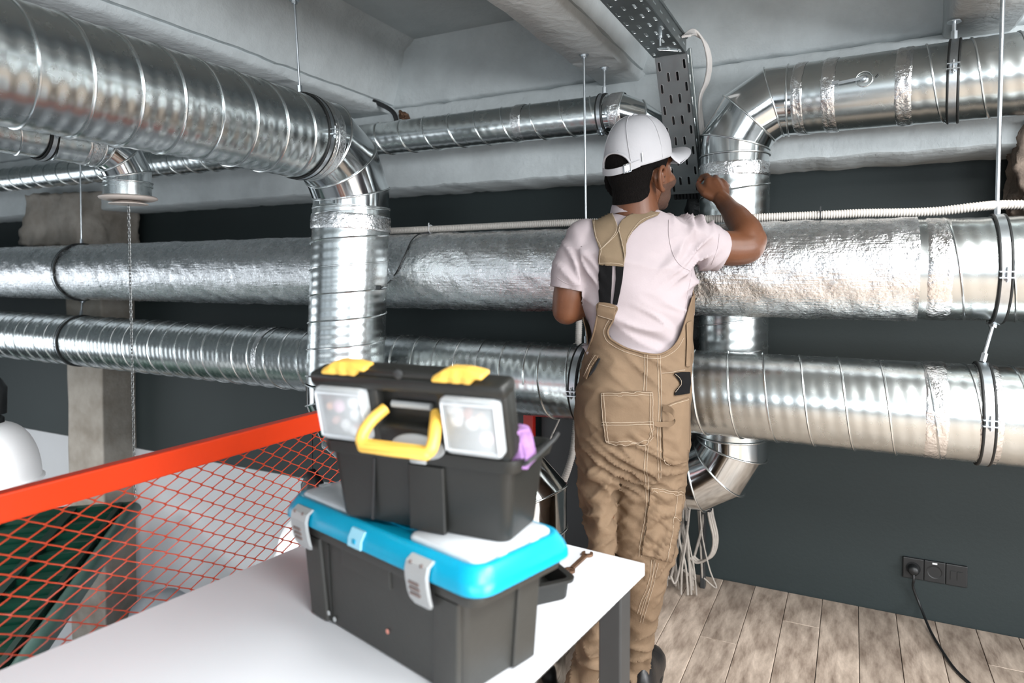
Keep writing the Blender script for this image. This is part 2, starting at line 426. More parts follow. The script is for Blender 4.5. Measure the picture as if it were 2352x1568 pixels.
def arc_path(C, u0, u1, Rb, n=3, lead=.0):
    """polyline round a 90 degree bend: centre C, from C+u0*Rb to C+u1*Rb, n joints"""
    st = 90 / n; k = Rb / math.cos(math.radians(st / 2)); P = [C + u0 * Rb]
    for i in range(n):
        a = math.radians(st * (i + .5)); P.append(C + (u0 * math.cos(a) + u1 * math.sin(a)) * k)
    P.append(C + u1 * Rb); return P
def spiral(parent, A, B, R, m=None, pitch=.125, seg=64, amp=.0007, step=.0062, seam=True, ph0=0., name='duct_section', sr=.0032):
    A = Vector(A); B = Vector(B); L = (B - A).length; t, n, b = frame(B - A); N = max(2, int(L / step))
    vs = []; fs = []
    cs = [(math.cos(2 * PI * j / seg), math.sin(2 * PI * j / seg)) for j in range(seg)]
    for i in range(N + 1):
        s = L * i / N
        for j in range(seg):
            u = (s / pitch - j / seg + ph0) % 1
            r = R - amp * .5 * math.cos(6 * PI * u) if amp else R
            vs.append(A + t * s + (n * cs[j][0] + b * cs[j][1]) * r)
    for i in range(N):
        for j in range(seg):
            j2 = (j + 1) % seg; fs.append((i * seg + j, i * seg + j2, (i + 1) * seg + j2, (i + 1) * seg + j))
    o = link(name, vs, fs, m or M['galv'], parent)
    if seam:
        q = MB(); K = 40; T = int(L / pitch * K); pts = []
        for k in range(T + 1):
            th = 2 * PI * k / K; s = (k / K - ph0) * pitch + 0
            if 0 <= s <= L: pts.append(A + t * s + (n * math.cos(th) + b * math.sin(th)) * (R + .0012))
        if len(pts) > 2: q.tube(pts, sr, 6); q.obj('spiral_seam', M['seam'], parent)
    return o
def sleeve(name, parent, A, dr, w, R, m, amp=.0, seg=72, rows=9, sc=45, off=.0022):
    """short band wrapped round an axis at point A, direction dr"""
    A = Vector(A); t, n, b = frame(dr); L = []
    for i in range(rows + 1):
        s = -w / 2 + w * i / rows; l = []
        for j in range(seg):
            a = 2 * PI * j / seg; d = n * math.cos(a) + b * math.sin(a)
            e = amp * (nz(A + t * s * 3 + d * .15, sc) + .5 * nz(A + t * s + d * .3, sc * .5)) if amp else 0
            ss = s + (.0025 * nz(d + A, 7) if amp and i in (0, rows) else 0)
            l.append(A + t * ss + d * (R + (off if 0 < i < rows else .0) + e * (1 if 0 < i < rows else .1)))
        L.append(l)
    q = MB(); q.loft(L, False, False); return q.obj(name, m, parent)
def clamp(label, A, dr, R, rodtop, lug=None, w=.026, rodr=.0042, cat='pipe hanger', group=None, rodbase=None, rubber=.0042):
    """rubber lined pipe ring hung on a threaded rod"""
    A = Vector(A); t, n, b = frame(dr)
    top = A + n * (R + .004)
    T = thing('pipe_hanger', label, cat, top, group)
    q = MB(); rr = R + .0045
    for d in (-1, 1):
        q.tube([A + t * (d * w * .5) + (n * math.cos(2 * PI * j / 64) + b * math.sin(2 * PI * j / 64)) * (R + .002) for j in range(64)], rubber, 8, closed=True)
        q.obj('rubber_strip', M['rubber'], T); q = MB()
    L = [[A + t * s + (n * math.cos(2 * PI * j / 64) + b * math.sin(2 * PI * j / 64)) * r for j in range(64)] for s, r in ((-w * .42, rr - .003), (-w * .42, rr), (w * .42, rr), (w * .42, rr - .003))]
    q.loft(L, False, False); q.obj('band', M['zinc'], T)
    lg = Vector(lug).normalized() if lug else -b
    lg = (lg - t * lg.dot(t)).normalized(); up = t.cross(lg); c = A + lg * (R + .010)
    q = MB()
    for s in (-1, 1):
        rot = Matrix((t, lg, up)).transposed()
        q.box(c + up * (.008 * s), (w * 1.3, .016, .0035), rot)
    q.obj('ring_lug', M['zinc'], T)
    q = MB(); q.tube([c - up * .020 + lg * .002, c + up * .020 + lg * .002], .003, 8); q.tube([c + up * .011 + lg * .002, c + up * .016 + lg * .002], .0062, 6); q.obj('ring_bolt', M['zinc'], T)
    if rodtop is not None:
        rb = Vector(rodbase) if rodbase is not None else top
        q = MB(); q.tube([rb, Vector(rodtop)], rodr, 10); q.obj('threaded_rod', M['zinc'], T)
        d = (Vector(rodtop) - rb).normalized()
        q = MB(); q.tube([rb, rb + d * .026], .0085, 6); q.obj('nut', M['zinc'], T, False)
        q = MB(); q.tube([Vector(rodtop) - d * .012, Vector(rodtop)], .010, 6); q.tube([Vector(rodtop) - d * .003, Vector(rodtop)], .017, 16); q.obj('anchor_nut', M['zinc'], T, False)
    return T

# 1 big duct upper left, elbow, drop, lower elbows
X1, Z1, R1, Y1 = -1.683, CZ + .472, .140, 1.996
t1 = thing('spiral_duct', 'large galvanised duct at upper left, bending down behind the upper toolbox', 'duct', (X1, 1.0, Z1 - R1))
Rb = .225; C = Vector((X1, Y1 - Rb, Z1 - Rb))
bend = arc_path(C, Vector((0, 0, 1)), Vector((0, 1, 0)), Rb, 3)
spiral(t1, (X1, -.9, Z1), bend[0], R1, pitch=.118, ph0=.55, amp=.0013)
gores(t1, bend, R1, (1, 0, 0), M['galv_shiny'])
D0 = bend[-1]; D1 = pX(800, 800, X1 - .012); D1.y = Y1 - .02
dr = (D1 - D0).normalized()
D2 = D0 + dr * .65
spiral(t1, D0 - dr * .004, D2, R1 + .002, pitch=.098, ph0=.2, amp=.0008)
sleeve('foil_tape', t1, D0 + dr * .055, dr, .055, R1 + .0045, M['tape'], .0022)
sleeve('foil_tape', t1, bend[0] + Vector((0, .01, 0)), (0, 1, 0), .05, R1 + .001, M['tape'], .0015)
Rc = .20; C2 = D2 + Vector((Rc, 0, 0))
b2 = arc_path(C2, Vector((-1, 0, 0)), Vector((0, 0, -1)), Rc, 3)
gores(t1, b2, R1 + .002, (0, 1, 0), M['galv_shiny'])
E0 = b2[-1]; E1 = Vector((-1.16, Y1 - .01, E0.z - .02))
spiral(t1, E0, E1, R1, pitch=.12)
Rd = .20; C3 = E1 + Vector((0, 0, -Rd))
b3 = arc_path(C3, Vector((0, 0, 1)), Vector((1, 0, 0)), Rd, 2)
gores(t1, b3, R1 + .002, (0, 1, 0), M['galv_shiny'])
spiral(t1, b3[-1], Vector((b3[-1].x, b3[-1].y, .02)), R1, pitch=.12, m=M['galv_shiny'], amp=0, seam=False)
clamp('black-edged ring on the large duct just before its elbow, at upper left', (X1, 1.735, Z1), (0, 1, 0), R1 + .001, pX(676, 0, X1), (1, 0, .0), w=.022, group=None, rodr=.004)

# 2 middle duct in foil insulation
YM, ZM, RM, RI = 2.322, CZ + .018, .147, .154
XI = pY(2113, 620, YM - RI * .9).x
t2 = thing('insulated_duct', 'middle duct along the wall, wrapped in wrinkled silver foil insulation', 'duct', (-1, YM, ZM - RI))
def insul():
    seg = 84; step = .0105; xa, xb = -7.2, XI; N = int((xb - xa) / step); vs = []; fs = []
    for i in range(N + 1):
        x = xa + (xb - xa) * i / N
        for j in range(seg):
            a = 2 * PI * j / seg; c, s = math.cos(a), math.sin(a)
            p = Vector((x, c * RI, s * RI))
            w = .0042 * noise.noise(Vector((x * 13 + s * 1.5, c * 2.2, s * 2.2))) + .0022 * noise.noise(Vector((x * 34, c * 5, s * 5))) + .0013 * noise.noise(p * 85)
            if i == N: w = .001
            g = .0
            for xj in (-3.52, -2.96, -.12 - .6): g = max(g, 1 - abs(x - xj) / .02)
            vs.append((x, YM + c * (RI + w - .004 * max(0, g)), ZM + s * (RI + w - .004 * max(0, g))))
    for i in range(N):
        for j in range(seg):
            j2 = (j + 1) % seg; fs.append((i * seg + j, (i + 1) * seg + j, (i + 1) * seg + j2, i * seg + j2))
    vs += [(xb + .0005, YM + math.cos(2 * PI * j / seg) * (RM - .002), ZM + math.sin(2 * PI * j / seg) * (RM - .002)) for j in range(seg)]
    for j in range(seg):
        j2 = (j + 1) % seg; fs.append((N * seg + j, (N + 1) * seg + j, (N + 1) * seg + j2, N * seg + j2))
    return link('foil_insulation', vs, fs, M['foil'], t2)
insul()
spiral(t2, (XI - .02, YM, ZM), (3.2, YM, ZM), RM, pitch=.118, ph0=.3)
def xfront(px, py, Y, R): return pY(px, py, Y - R).x
sleeve('foil_tape', t2, (xfront(2162, 620, YM, RM), YM, ZM), (1, 0, 0), .060, RM, M['tape'], .0028)
# 3 lower duct
YB, ZB, RB_ = 2.285, CZ - .388, .137
A3, B3 = Vector((-7.2, YB + .02, CZ - .335)), Vector((3.2, YB, CZ - .392))
A3 = Vector((-1.0, YB, CZ - .388)) + Vector((-6.2, 0, .045))
t3 = thing('spiral_duct', 'lowest horizontal galvanised duct, behind the upper toolbox and at thigh height', 'duct', (-1, YB, ZB - RB_))
spiral(t3, A3, (-1.0, YB, ZB), RB_, pitch=.098, ph0=.4)
spiral(t3, (-1.0, YB, ZB), B3, RB_, pitch=.108, ph0=.1)
for px, w in ((580, .028), (2155, .055), (2281, .052)):
    x = xfront(px, 800 if px < 900 else 930, YB, RB_)
    sleeve('foil_tape', t3, (x, YB, ZB + (.013 if px < 900 else 0)), (1, 0, 0), w, RB_, M['tape'], .0012 if px < 900 else .0028)
# hangers on middle and lower ducts
def xtop(px, py, Y): return pY(px, py, Y).x
SO = SOF - .001
xa = xtop(187, 548, YM)
clamp('black ring and rod on the foil-wrapped duct in front of the concrete pillar', (xa, YM, ZM), (1, 0, 0), RI + .004, (xa, YM, SO), (0, -1, -.1), w=.016)
xc = xtop(1346, 520, YM)
clamp('long bright rod and ring holding the foil-wrapped duct left of the worker', (xc, YM, ZM), (1, 0, 0), RI + .004, (xc - .01, YM, SO), (0, -1, 0))
xr = xtop(2290, 490, YM)
clamp('long bright rod and ring holding the middle duct at the far right', (xr, YM, ZM), (1, 0, 0), RM + .003, (xr + .004, YM, SO), (0, -1, -.1), rodr=.0058)
clamp('black ring on the lower duct in front of the concrete pillar', (xtop(186, 720, YB), YB, ZB + .021), (1, 0, 0), RB_ + .002, (xa, YM, ZM - RI - .008), (0, -1, -.1), w=.016)
clamp('double black ring on the lower duct beside the left hip of the worker', (xtop(1347, 785, YB), YB, ZB), (1, 0, 0), RB_ + .002, (xc, YM, ZM - RI - .008), (0, -1, -.1))
clamp('double black ring on the lower duct between two foil tapes at the right', (xtop(2256, 826, YB), YB, ZB), (1, 0, 0), RB_ + .003, (xr - .004, YM, ZM - RM - .008), (0, -1, 0), rodr=.0058)

# 4 upper right duct with elbow and drop
RU = .1215; XD, YD = -.396, 2.606; ZU = CZ + .622
t4 = thing('spiral_duct', 'galvanised duct at upper right with a bright elbow turning down behind the hand', 'duct', (XD, YD, 0))
Ru = .185; C4 = Vector((XD + Ru, YD, ZU - Ru))
b4 = arc_path(C4, Vector((-1, 0, 0)), Vector((0, 0, 1)), Ru, 3)
U0 = b4[-1]; U1 = pY(2352, 169, 2.52); U1 = U0 + (U1 - U0) * 3.0
du = (U1 - U0).normalized()
gores(t4, b4, RU, (0, 1, 0), M['galv_shiny'])
def ux(px, py=200):
    r = ray(px, py); r2 = Vector((r.x, r.y, 0)); n = Vector((-r2.y, r2.x, 0)); o = -du * 0
    off = Vector((du.y, -du.x, 0)) * RU
    s = -((U0 + off).dot(n)) / du.dot(n); return s
s_ = [ux(1808), ux(1830), ux(1900), ux(2075), ux(2130)]
q = MB(); q.loft([[U0 + du * s + (frame(du)[1] * math.cos(2 * PI * j / 64) + frame(du)[2] * math.sin(2 * PI * j / 64)) * (RU - .0004) for j in range(64)] for s in (-.01, s_[1])], False, False); q.obj('elbow_collar', M['galv_shiny'], t4)
spiral(t4, U0 + du * s_[1], U0 + du * s_[2], RU, pitch=.10, ph0=.35, amp=.0006)
q = MB(); q.loft([[U0 + du * s + (frame(du)[1] * math.cos(2 * PI * j / 64) + frame(du)[2] * math.sin(2 * PI * j / 64)) * RU for j in range(64)] for s in (s_[2], s_[3])], False, False)
dmp = q.obj('damper_section', M['galv'], t4)
spiral(t4, U0 + du * s_[3], U1, RU + .001, pitch=.118, ph0=.6)
for px, w in ((1828, .036), (1900, .042), (2074, .046)):
    sleeve('foil_tape', t4, U0 + du * ux(px), du, w, RU + .001, M['tape'], .0030)
clamp('black-edged ring on the upper right duct under the concrete beam', U0 + du * ux(2189), du, RU + .003, None, (-.1, -1, .1)).name
k = U0 + du * ux(2187); k.z += RU + .006
T = bpy.data.objects['pipe_hanger.006'] if 'pipe_hanger.006' in bpy.data.objects else None
rod = thing('threaded_rod', 'short rod from the right beam down to the ring of the upper right duct', 'rod', k)
q = MB(); q.tube([k, Vector((k.x, k.y, SO))], .0062, 10); q.obj('rod', M['zinc'], rod)
q = MB(); q.tube([k, k + Vector((0, 0, .03))], .010, 6); q.obj('nut', M['zinc'], rod, False)
q = MB(); q.tube([Vector((k.x, k.y, SO - .004)), Vector((k.x, k.y, SO))], .02, 16); q.obj('nut', M['zinc'], rod, False)
# damper quadrant: round plate, lever, wing nut
off = Vector((du.y, -du.x, 0))
hp = U0 + du * ux(1985, 185) + off * (RU + .002) + Vector((0, 0, .012))
q = MB(); q.tube([hp + (du * math.cos(a) + Vector((0, 0, 1)) * math.sin(a)) * .024 for a in [2 * PI * i / 32 for i in range(32)]], .002, 8, closed=True); q.obj('quadrant_plate', M['seam'], dmp)
q = MB(); q.lathe(hp - off * .002, off, [(0, .012), (.004, .012), (.006, .009), (.013, .007), (.014, .0)], 16); q.obj('spindle', M['zinc'], dmp)
q = MB(); q.bar(hp + off * .010 + Vector((0, 0, .002)), hp + off * .010 - du * .075 - Vector((0, 0, .006)), .009, .003, off); q.bar(hp + off * .010 - du * .072, hp + off * .018 - du * .090 - Vector((0, 0, .006)), .009, .003, off); q.obj('lever', M['zinc'], dmp, False)
q = MB(); q.bar(hp + du * .032 + off * .002, hp + du * .040 + off * .002 + Vector((0, 0, .010)), .003, .003); q.obj('stop_pin', M['black'], dmp, False)
# drop
V0 = b4[0]
q = MB(); q.loft([[Vector((XD + RU * math.cos(2 * PI * j / 64), YD + RU * math.sin(2 * PI * j / 64), z)) for j in range(64)] for z in (V0.z, V0.z - .045)], False, False); q.obj('elbow_collar', M['galv_shiny'], t4)
spiral(t4, V0 - Vector((0, 0, .04)), (XD, YD, CZ - .60), RU + .001, pitch=.118, ph0=.7)
sleeve('foil_tape', t4, V0 - Vector((0, 0, .055)), (0, 0, 1), .05, RU + .001, M['tape'], .0022)
q = MB(); q.tube(ring_at([V0 + Vector((0, 0, .1)), V0, V0 - Vector((0, 0, .1))], 1, RU + .002, (0, 1, 0)), .0034, 8, closed=True); q.obj('joint_seam', M['seam'], t4)
Rl = .17; C5 = Vector((XD - Rl, YD, CZ - .60))
b5 = arc_path(C5, Vector((1, 0, 0)), Vector((0, 0, -1)), Rl, 3)
gores(t4, b5, RU + .001, (0, 1, 0), M['galv_shiny'])
q = MB(); q.tube(ring_at([b5[0] + Vector((0, 0, .1)), b5[0], b5[0] - Vector((0, 0, .1))], 1, RU + .003, (0, 1, 0)), .004, 8, closed=True); q.obj('joint_seam', M['seam'], t4)
spiral(t4, b5[-1], b5[-1] - Vector((.22, 0, 0)), RU, pitch=.118, m=M['galv_shiny'], amp=.0004)
sleeve('foil_tape', t4, b5[-1] - Vector((.0, 0, 0)), (1, 0, 0), .045, RU + .002, M['tape'], .0018)

# 5 thin duct under the ceiling along the wall
YT, ZT, RT_ = 2.50, CZ + .62, .072
t5 = thing('spiral_duct', 'thin dark duct high along the back wall, running left to right behind the big elbow', 'duct', (-1, YT, ZT - RT_))
XT = pY(1392, 266, YT).x
spiral(t5, (-6.4, YT, ZT + .015), (XT, YT, ZT), RT_, pitch=.128, seg=40, ph0=.2)
sleeve('foil_tape', t5, (pY(1182, 290, YT - RT_).x, YT, ZT + .003), (1, 0, 0), .045, RT_, M['tape'], .0012)
sleeve('foil_tape', t5, (pY(1408, 262, YT - RT_).x, YT, ZT), (1, 0, 0), .05, RT_ + .001, M['tape'], .0022)
pth = [Vector((XT - .01, YT, ZT)), Vector((XT + .055, YT, ZT)), Vector((XT + .125, YT + .035, ZT - .028)), Vector((XT + .17, YT + .10, ZT - .062)), Vector((XT + .175, YT + .2, ZT - .085))]
gores(t5, pth, RT_, Vector((.3, -.35, 1)), M['galv_shiny'], 40)
clamp('short rod and ring on the thin duct under the middle beam', (pY(1388, 262, YT).x, YT, ZT), (1, 0, 0), RT_ + .002, (pY(1388, 262, YT).x, YT, SO), (0, -.5, -1), w=.02)

# 6 thin duct at left, elbow down to an air valve
X6, R6 = -2.417, .079; Z6 = CZ + .469; Y6 = 1.61
t6 = thing('spiral_duct', 'thin duct below the big left duct, elbow turning down to a cream air valve', 'duct', (X6, Y6, CZ + .28))
C6 = Vector((X6, Y6 - .125, Z6 - .125)); b6 = arc_path(C6, Vector((0, 0, 1)), Vector((0, 1, 0)), .125, 3)
spiral(t6, (X6, -.8, Z6), b6[0], R6, pitch=.11, seg=44)
gores(t6, b6, R6, (1, 0, 0), M['galv_shiny'], 44)
q = MB(); q.lathe(b6[-1] + Vector((0, 0, .002)), (0, 0, -1), [(0, R6), (.012, R6), (.012, R6 + .004), (.018, R6 + .004), (.018, R6 - .001), (.058, R6 - .001)], 44); q.obj('valve_collar', M['galv'], t6)
vz = b6[-1].z - .056
q = MB(); q.lathe((X6, Y6, vz + .006), (0, 0, -1), [(0, .06), (0, .094), (.005, .099), (.010, .097), (.015, .085), (.018, .066), (.010, .052)], 48); q.obj('valve_ring', M['cream'], t6)
q = MB(); q.lathe((X6, Y6, vz - .004), (0, 0, -1), [(0, .012), (.012, .05), (.017, .067), (.020, .066), (.021, .0)], 40); q.obj('valve_disc', M['cream'], t6)
sleeve('foil_tape', t6, b6[0] - Vector((0, .03, 0)), (0, 1, 0), .05, R6, M['tape'], .001)
clamp('black-edged ring on the thin duct below the big left duct', pX(95, 309, X6), (0, 1, 0), R6 + .002, pX(95, 309, X6) + Vector((0, 0, SO - Z6)), (1, 0, 0), w=.02)
# chain hanging through the air valve
ch = MB(); zc = vz - .02; k = 0
while zc > CZ - .83:
    a = 0 if k % 2 else PI / 2
    dx, dy = math.cos(a), math.sin(a)
    ch.tube([Vector((X6 + dx * .0042 * math.cos(t) + .012 * (vz - zc), Y6 + dy * .0042 * math.cos(t), zc + .0095 * math.sin(t))) for t in [2 * PI * i / 10 for i in range(10)]], .0016, 5, closed=True)
    zc -= .0135; k += 1
tag(ch.obj('pull_chain', M['chain']), 'thin steel chain hanging from the cream air valve, in front of the pillar', 'chain')

# ---------------------------------------------------------------- conduits, wires
def hose(name, pts, r, m, label, cat, corr=0, pitch=.008, seg=14, n=10, parent=None):
    P = smoothpath(pts, n)
    if corr:
        Q = []; RR = []; acc = 0; Q.append(P[0]); RR.append(r)
        d = [0]
        for a, b in zip(P[:-1], P[1:]): d.append(d[-1] + (b - a).length)
        N = int(d[-1] / (pitch / 4)); k = 0; Q = []; RR = []
        for i in range(N + 1):
            s = d[-1] * i / N
            while k < len(d) - 2 and d[k + 1] < s: k += 1
            u = (s - d[k]) / max(1e-9, d[k + 1] - d[k]); Q.append(P[k].lerp(P[k + 1], u)); RR.append(r + (corr if i % 4 in (0, 1) else -corr * .6))
        P, rr = Q, RR
    else: rr = r
    q = MB(); q.tube(P, rr, seg); o = q.obj(name, m, parent)
    if label: tag(o, label, cat)
    return o
zc = ZM + RI
hose('conduit', [(-2.05, YM - .03, zc + .012), (pY(905, 530, YM - .02).x, YM - .02, zc + .014), (pY(1000, 527, YM - .02).x, YM - .02, zc + .015), (pY(1100, 524, YM - .02).x, YM - .02, zc + .017), (pY(1300, 518, YM - .02).x, YM - .02, zc + .020), (-.75, YM, zc + .018), (-.40, YM, zc + .016), (pY(1700, 508, YM).x, YM, zc + .015), (pY(1900, 499, YM).x, YM, zc + .016), (0.02, YM, zc + .017), (.2, YM, zc + .014), (.32, YM - .01, ZM + RM + .030), (.40, YM + .018, ZM + RM + .034), (.6, YM + .01, ZM + RM + .022), (1.0, YM, ZM + RM + .016), (2.0, YM, ZM + RM + .016)], .0125, M['conduit'], 'off-white corrugated conduit lying along the top of the foil-wrapped duct', 'conduit', .0012, .0075)
for px in (991, 1885):
    x = pY(px, 520, YM - .01).x
    q = MB(); q.tube([Vector((x, YM - .015 + .016 * math.cos(a), zc + .016 + .016 * math.sin(a))) for a in [2 * PI * i / 16 for i in range(16)]], .0022, 6, closed=True); q.bar((x, YM - .03, zc + .02), (x, YM - .03, zc + .040), .004, .002)
    tag(q.obj('cable_tie', M['white_plastic'] if px < 1200 else M['black']), 'white tie round the conduit right of the big vertical duct' if px < 1200 else 'black tie round the conduit right of the worker', 'cable tie')
rc = (pY(1000, 600, YM - RI - .006))
cb = thing('sensor_cable', 'thin black cable with a clip, draped over the foil duct onto the vertical duct', 'cable', pY(930, 620, YM - RI))
pts = []
for px, py in ((985, 533), (962, 538), (945, 553), (928, 590), (912, 622), (896, 645)):
    # lay the cable on the front of the foil duct
    r = ray(px, py); yy = YM - RI - .004
    # solve for the cylinder
    oy, oz = -YM, CZ - ZM; a = r.y ** 2 + r.z ** 2; b_ = 2 * (oy * r.y + oz * r.z); c_ = oy * oy + oz * oz - (RI + .006) ** 2
    dd = b_ * b_ - 4 * a * c_; pts.append(EYE + r * ((-b_ - math.sqrt(max(0, dd))) / (2 * a)))
pts.append(pD(880, 658, 2.50)); pts.append(pD(872, 660, 2.475))
hose('cable', pts, .0024, M['black'], None, None, parent=cb)
q = MB(); e = pD(869, 660, 2.458); q.box(e, (.022, .012, .016)); q.obj('clip', M['black'], cb, False, .003)
hose('white_hose', [pY(1330, 700, 2.47), pY(1330, 736, 2.47), pY(1328, 800, 2.45), pY(1326, 930, 2.435), pY(1322, 985, 2.40), pY(1315, 1040, 2.36), pY(1300, 1090, 2.34), pY(1275, 1150, 2.38), pY(1240, 1240, 2.4), pY(1220, 1330, 2.42)], .0125, M['conduit'], 'pale hose hanging in a curve behind the left leg of the worker', 'hose', .0008, .008)
hose('thin_wire', [pY(1285, 962, 2.50), pY(1262, 1012, 2.48), pY(1243, 1056, 2.46), pY(1230, 1120, 2.45)], .0035, M['conduit'], 'thin pale wire slanting down behind the lilac cloth', 'wire')
# dark sleeve below the perforated tray, cables dropping to the floor
sl = []
for i in range(26):
    z = CZ + .315 - i * .045; x = -.555 + .02 * nz((0, 0, z), 5)
    sl.append((Vector((x, 2.84, z)), .062 + .02 * nz((3, 0, z), 9)))
q = MB()
loops = []
for p, r in sl:
    loops.append([p + Vector((math.cos(a) * r * (1 + .3 * nz((math.cos(a) * 2, math.sin(a) * 2, p.z * 12), 1)), .75 * math.sin(a) * r * (1 + .3 * nz((math.cos(a) * 2 + 5, math.sin(a) * 2, p.z * 12), 1)), 0)) for a in [2 * PI * j / 28 for j in range(28)]])
q.loft(loops)
tag(q.obj('film_sleeve', M['film']), 'crumpled black film hanging from the lower end of the upright perforated tray', 'black film')
cbn = thing('cable_bundle', 'bundle of grey-beige cables hanging to the floor under the lower right elbow', 'cables', (-.62, 2.86, 0))
random.seed(11)
for i in range(26):
    x = -.765 + .0082 * i + random.uniform(-.008, .008); y = 2.88 + random.uniform(-.06, .09)
    e = random.uniform(-.05, .05); zb = random.choice((.02, .05, .12, .02, .3))
    pts = [Vector((x, y, CZ - .72)), Vector((x + random.uniform(-.01, .01), y, .42)), Vector((x + e * .3, y - .02, .26)), Vector((x + e, y - .03 - random.random() * .03, .13))]
    if i % 4 == 0: pts += [Vector((x + e * 1.6, y - .05, .06)), Vector((x + e * 1.2 - .03, y - .05, .09))]
    else: pts += [Vector((x + e * 1.2, y - .03, .012))]
    hose('cable', pts, random.uniform(.003, .0062), M['cable'], None, None, n=6, seg=7, parent=cbn)
pts = [Vector((-.535, 2.88, CZ - .70)), Vector((-.532, 2.88, .42)), Vector((-.528, 2.87, .34)), Vector((-.505, 2.86, .24)), Vector((-.52, 2.85, .17)), Vector((-.57, 2.85, .135)), Vector((-.60, 2.85, .15))]
for k in range(3): hose('cable', [p + Vector((.007 * k, .004 * k, .004 * k)) for p in pts], .0055, M['cable'], None, None, n=8, seg=8, parent=cbn)
for x, z, w in ((-.655, .31, .04), (-.524, .375, .026), (-.61, .30, .016)):
    boxo('tie_wrap', (x, 2.842, z), (w, .03, .024), M['black'], cbn, .004)
for x in (-.805, -.56):
    boxo('upright_rail', (x, 2.93, .36), (.02, .03, .72), M['leg'], cbn, .002)

# ---------------------------------------------------------------- perforated cable tray
def perf(name, P, wid, ln, m, parent, cols, period, slot, flanges=None):
    """plate in the plane P(u, v) with real slotted holes; cols = list of (u0, u1, phase)"""
    vs = []; fs = []; rims = MB()
    def add(pts2):
        k = len(vs); vs.extend(P(u, v) for u, v in pts2); return k
    for u0, u1, ph, sw, sl_ in cols:
        uc = (u0 + u1) / 2; v = -ph * period
        edges = [0.0]
        while v < ln: edges.append(v); v += period
        edges = sorted({min(max(e, 0), ln) for e in edges} | {ln})
        for a, b in zip(edges[:-1], edges[1:]):
            if sl_ == 0 or b - a < sl_ + .008:
                k = add([(u0, a), (u1, a), (u1, b), (u0, b)]); fs.append((k, k + 1, k + 2, k + 3)); continue
            vc = (a + b) / 2; n = 16; r = sw / 2; h = sl_ / 2 - r; inn = []; out = []
            for i in range(n):
                t = 2 * PI * (i + .5) / n; c, s = math.cos(t), math.sin(t)
                inn.append((uc + r * c, vc + r * s + (h if s > 0 else -h)))
                hx, hy = (u1 - u0) / 2, (b - a) / 2
                # march round the cell border
                f = i / n * 4; side = int(f); g = (f - side) * 2 - 1
                out.append({0: (uc + hx, vc + hy * g), 1: (uc - hx * g, vc + hy), 2: (uc - hx, vc - hy * g), 3: (uc + hx * g, vc - hy)}[side])
            # rotate the border list so that it lines up with the slot (border starts at the lower right corner)
            out = out[2:] + out[:2]
            k = add(inn + out)
            for i in range(n):
                j = (i + 1) % n; fs.append((k + i, k + j, k + n + j, k + n + i))
            rims.tube([P(u, w_) for u, w_ in inn], .0011, 5, closed=True)
    o = link(name, vs, fs, m, parent, False)
    s = o.modifiers.new('solid', 'SOLIDIFY'); s.thickness = .0014
    if rims.v: rims.obj('slot_rims', M['seam'], o, kind='stuff')
    return o
def trayrun(parent, O, du_, dv, dn, w, fl, ln):
    """channel: base plate of width w along du_, length along dv, side flanges along dn"""
    O = Vector(O); du_ = du_.normalized(); dv = dv.normalized(); dn = dn.normalized()
    c = [(-w / 2, -w * .29, .0, .0095, .034), (-w * .29, 0, .5, .0095, .034), (0, w * .29, .5, .0095, .034), (w * .29, w / 2, .0, .0095, .034)]
    perf('base_plate', lambda u, v: O + du_ * u + dv * v, w, ln, M['tray'], parent, c, .080, .03)
    for s in (-1, 1):
        f = perf('side_flange', lambda u, v, s=s: O + du_ * (s * w / 2) + dn * u + dv * v, fl, ln, M['tray'], parent, [(0, fl, .25, .0085, .034)], .080, .03)
        q = MB(); q.tube([O + du_ * (s * (w / 2 + .003)) + dn * (fl + .002), O + du_ * (s * (w / 2 + .003)) + dn * (fl + .002) + dv * ln], .0045, 8); q.obj('rolled_edge', M['tray'], f)
tt = thing('cable_tray', 'perforated steel cable tray running under the ceiling to the wall', 'cable tray', (-.585, 2.38, CZ + .775))
trayrun(tt, (-.585, 2.385, CZ + .772), Vector((1, 0, 0)), Vector((0, -1, 0)), Vector((0, 0, 1)), .114, .05, 2.6)
q = MB(); q.tube([Vector((-.60, 2.30, CZ + .768)), Vector((-.545, 2.34, CZ + .768))], .0025, 8); q.obj('wire_clip', M['zinc'], tt)
q = MB(); q.tube([Vector((-.565, 2.18, CZ + .772)), Vector((-.565, 2.18, CZ + .764)), Vector((-.565, 2.18, CZ + .763)), Vector((-.565, 2.18, CZ + .74))], [.009, .009, .004, .004], 8); q.obj('tray_bolt', M['zinc'], tt)
tv = thing('cable_tray', 'perforated steel tray slanting down the wall behind the white cap', 'cable tray', (-.568, 2.68, CZ + .31))
ta = Vector((-.585, 2.40, CZ + .782)); tb = Vector((-.585, 2.665, CZ + .318)); tvd = (tb - ta)
tn = Vector((0, 1, 0)); tn = (tn - tvd.normalized() * tn.dot(tvd.normalized())).normalized()
trayrun(tv, ta, Vector((1, 0, 0)), tvd, tn, .112, .045, tvd.length)
for k in range(8):  # black tubes added behind the slots so they look dark
    hose('slot_darkener', [ta + Vector((-.046 + .0132 * k, 0, 0)) + tn * .012, (ta + tb) / 2 + Vector((-.046 + .0132 * k, 0, 0)) + tn * (.012 + .004 * (k % 2)), tb + Vector((-.046 + .0132 * k, 0, 0)) + tn * .012 + tvd * .05], .0068, M['black'], None, None, n=4, seg=8, parent=tv)
cw = thing('cable_loop', 'pale cables looping from the ceiling tray into the slanting tray', 'cables', (-.45, 2.5, CZ + .6))
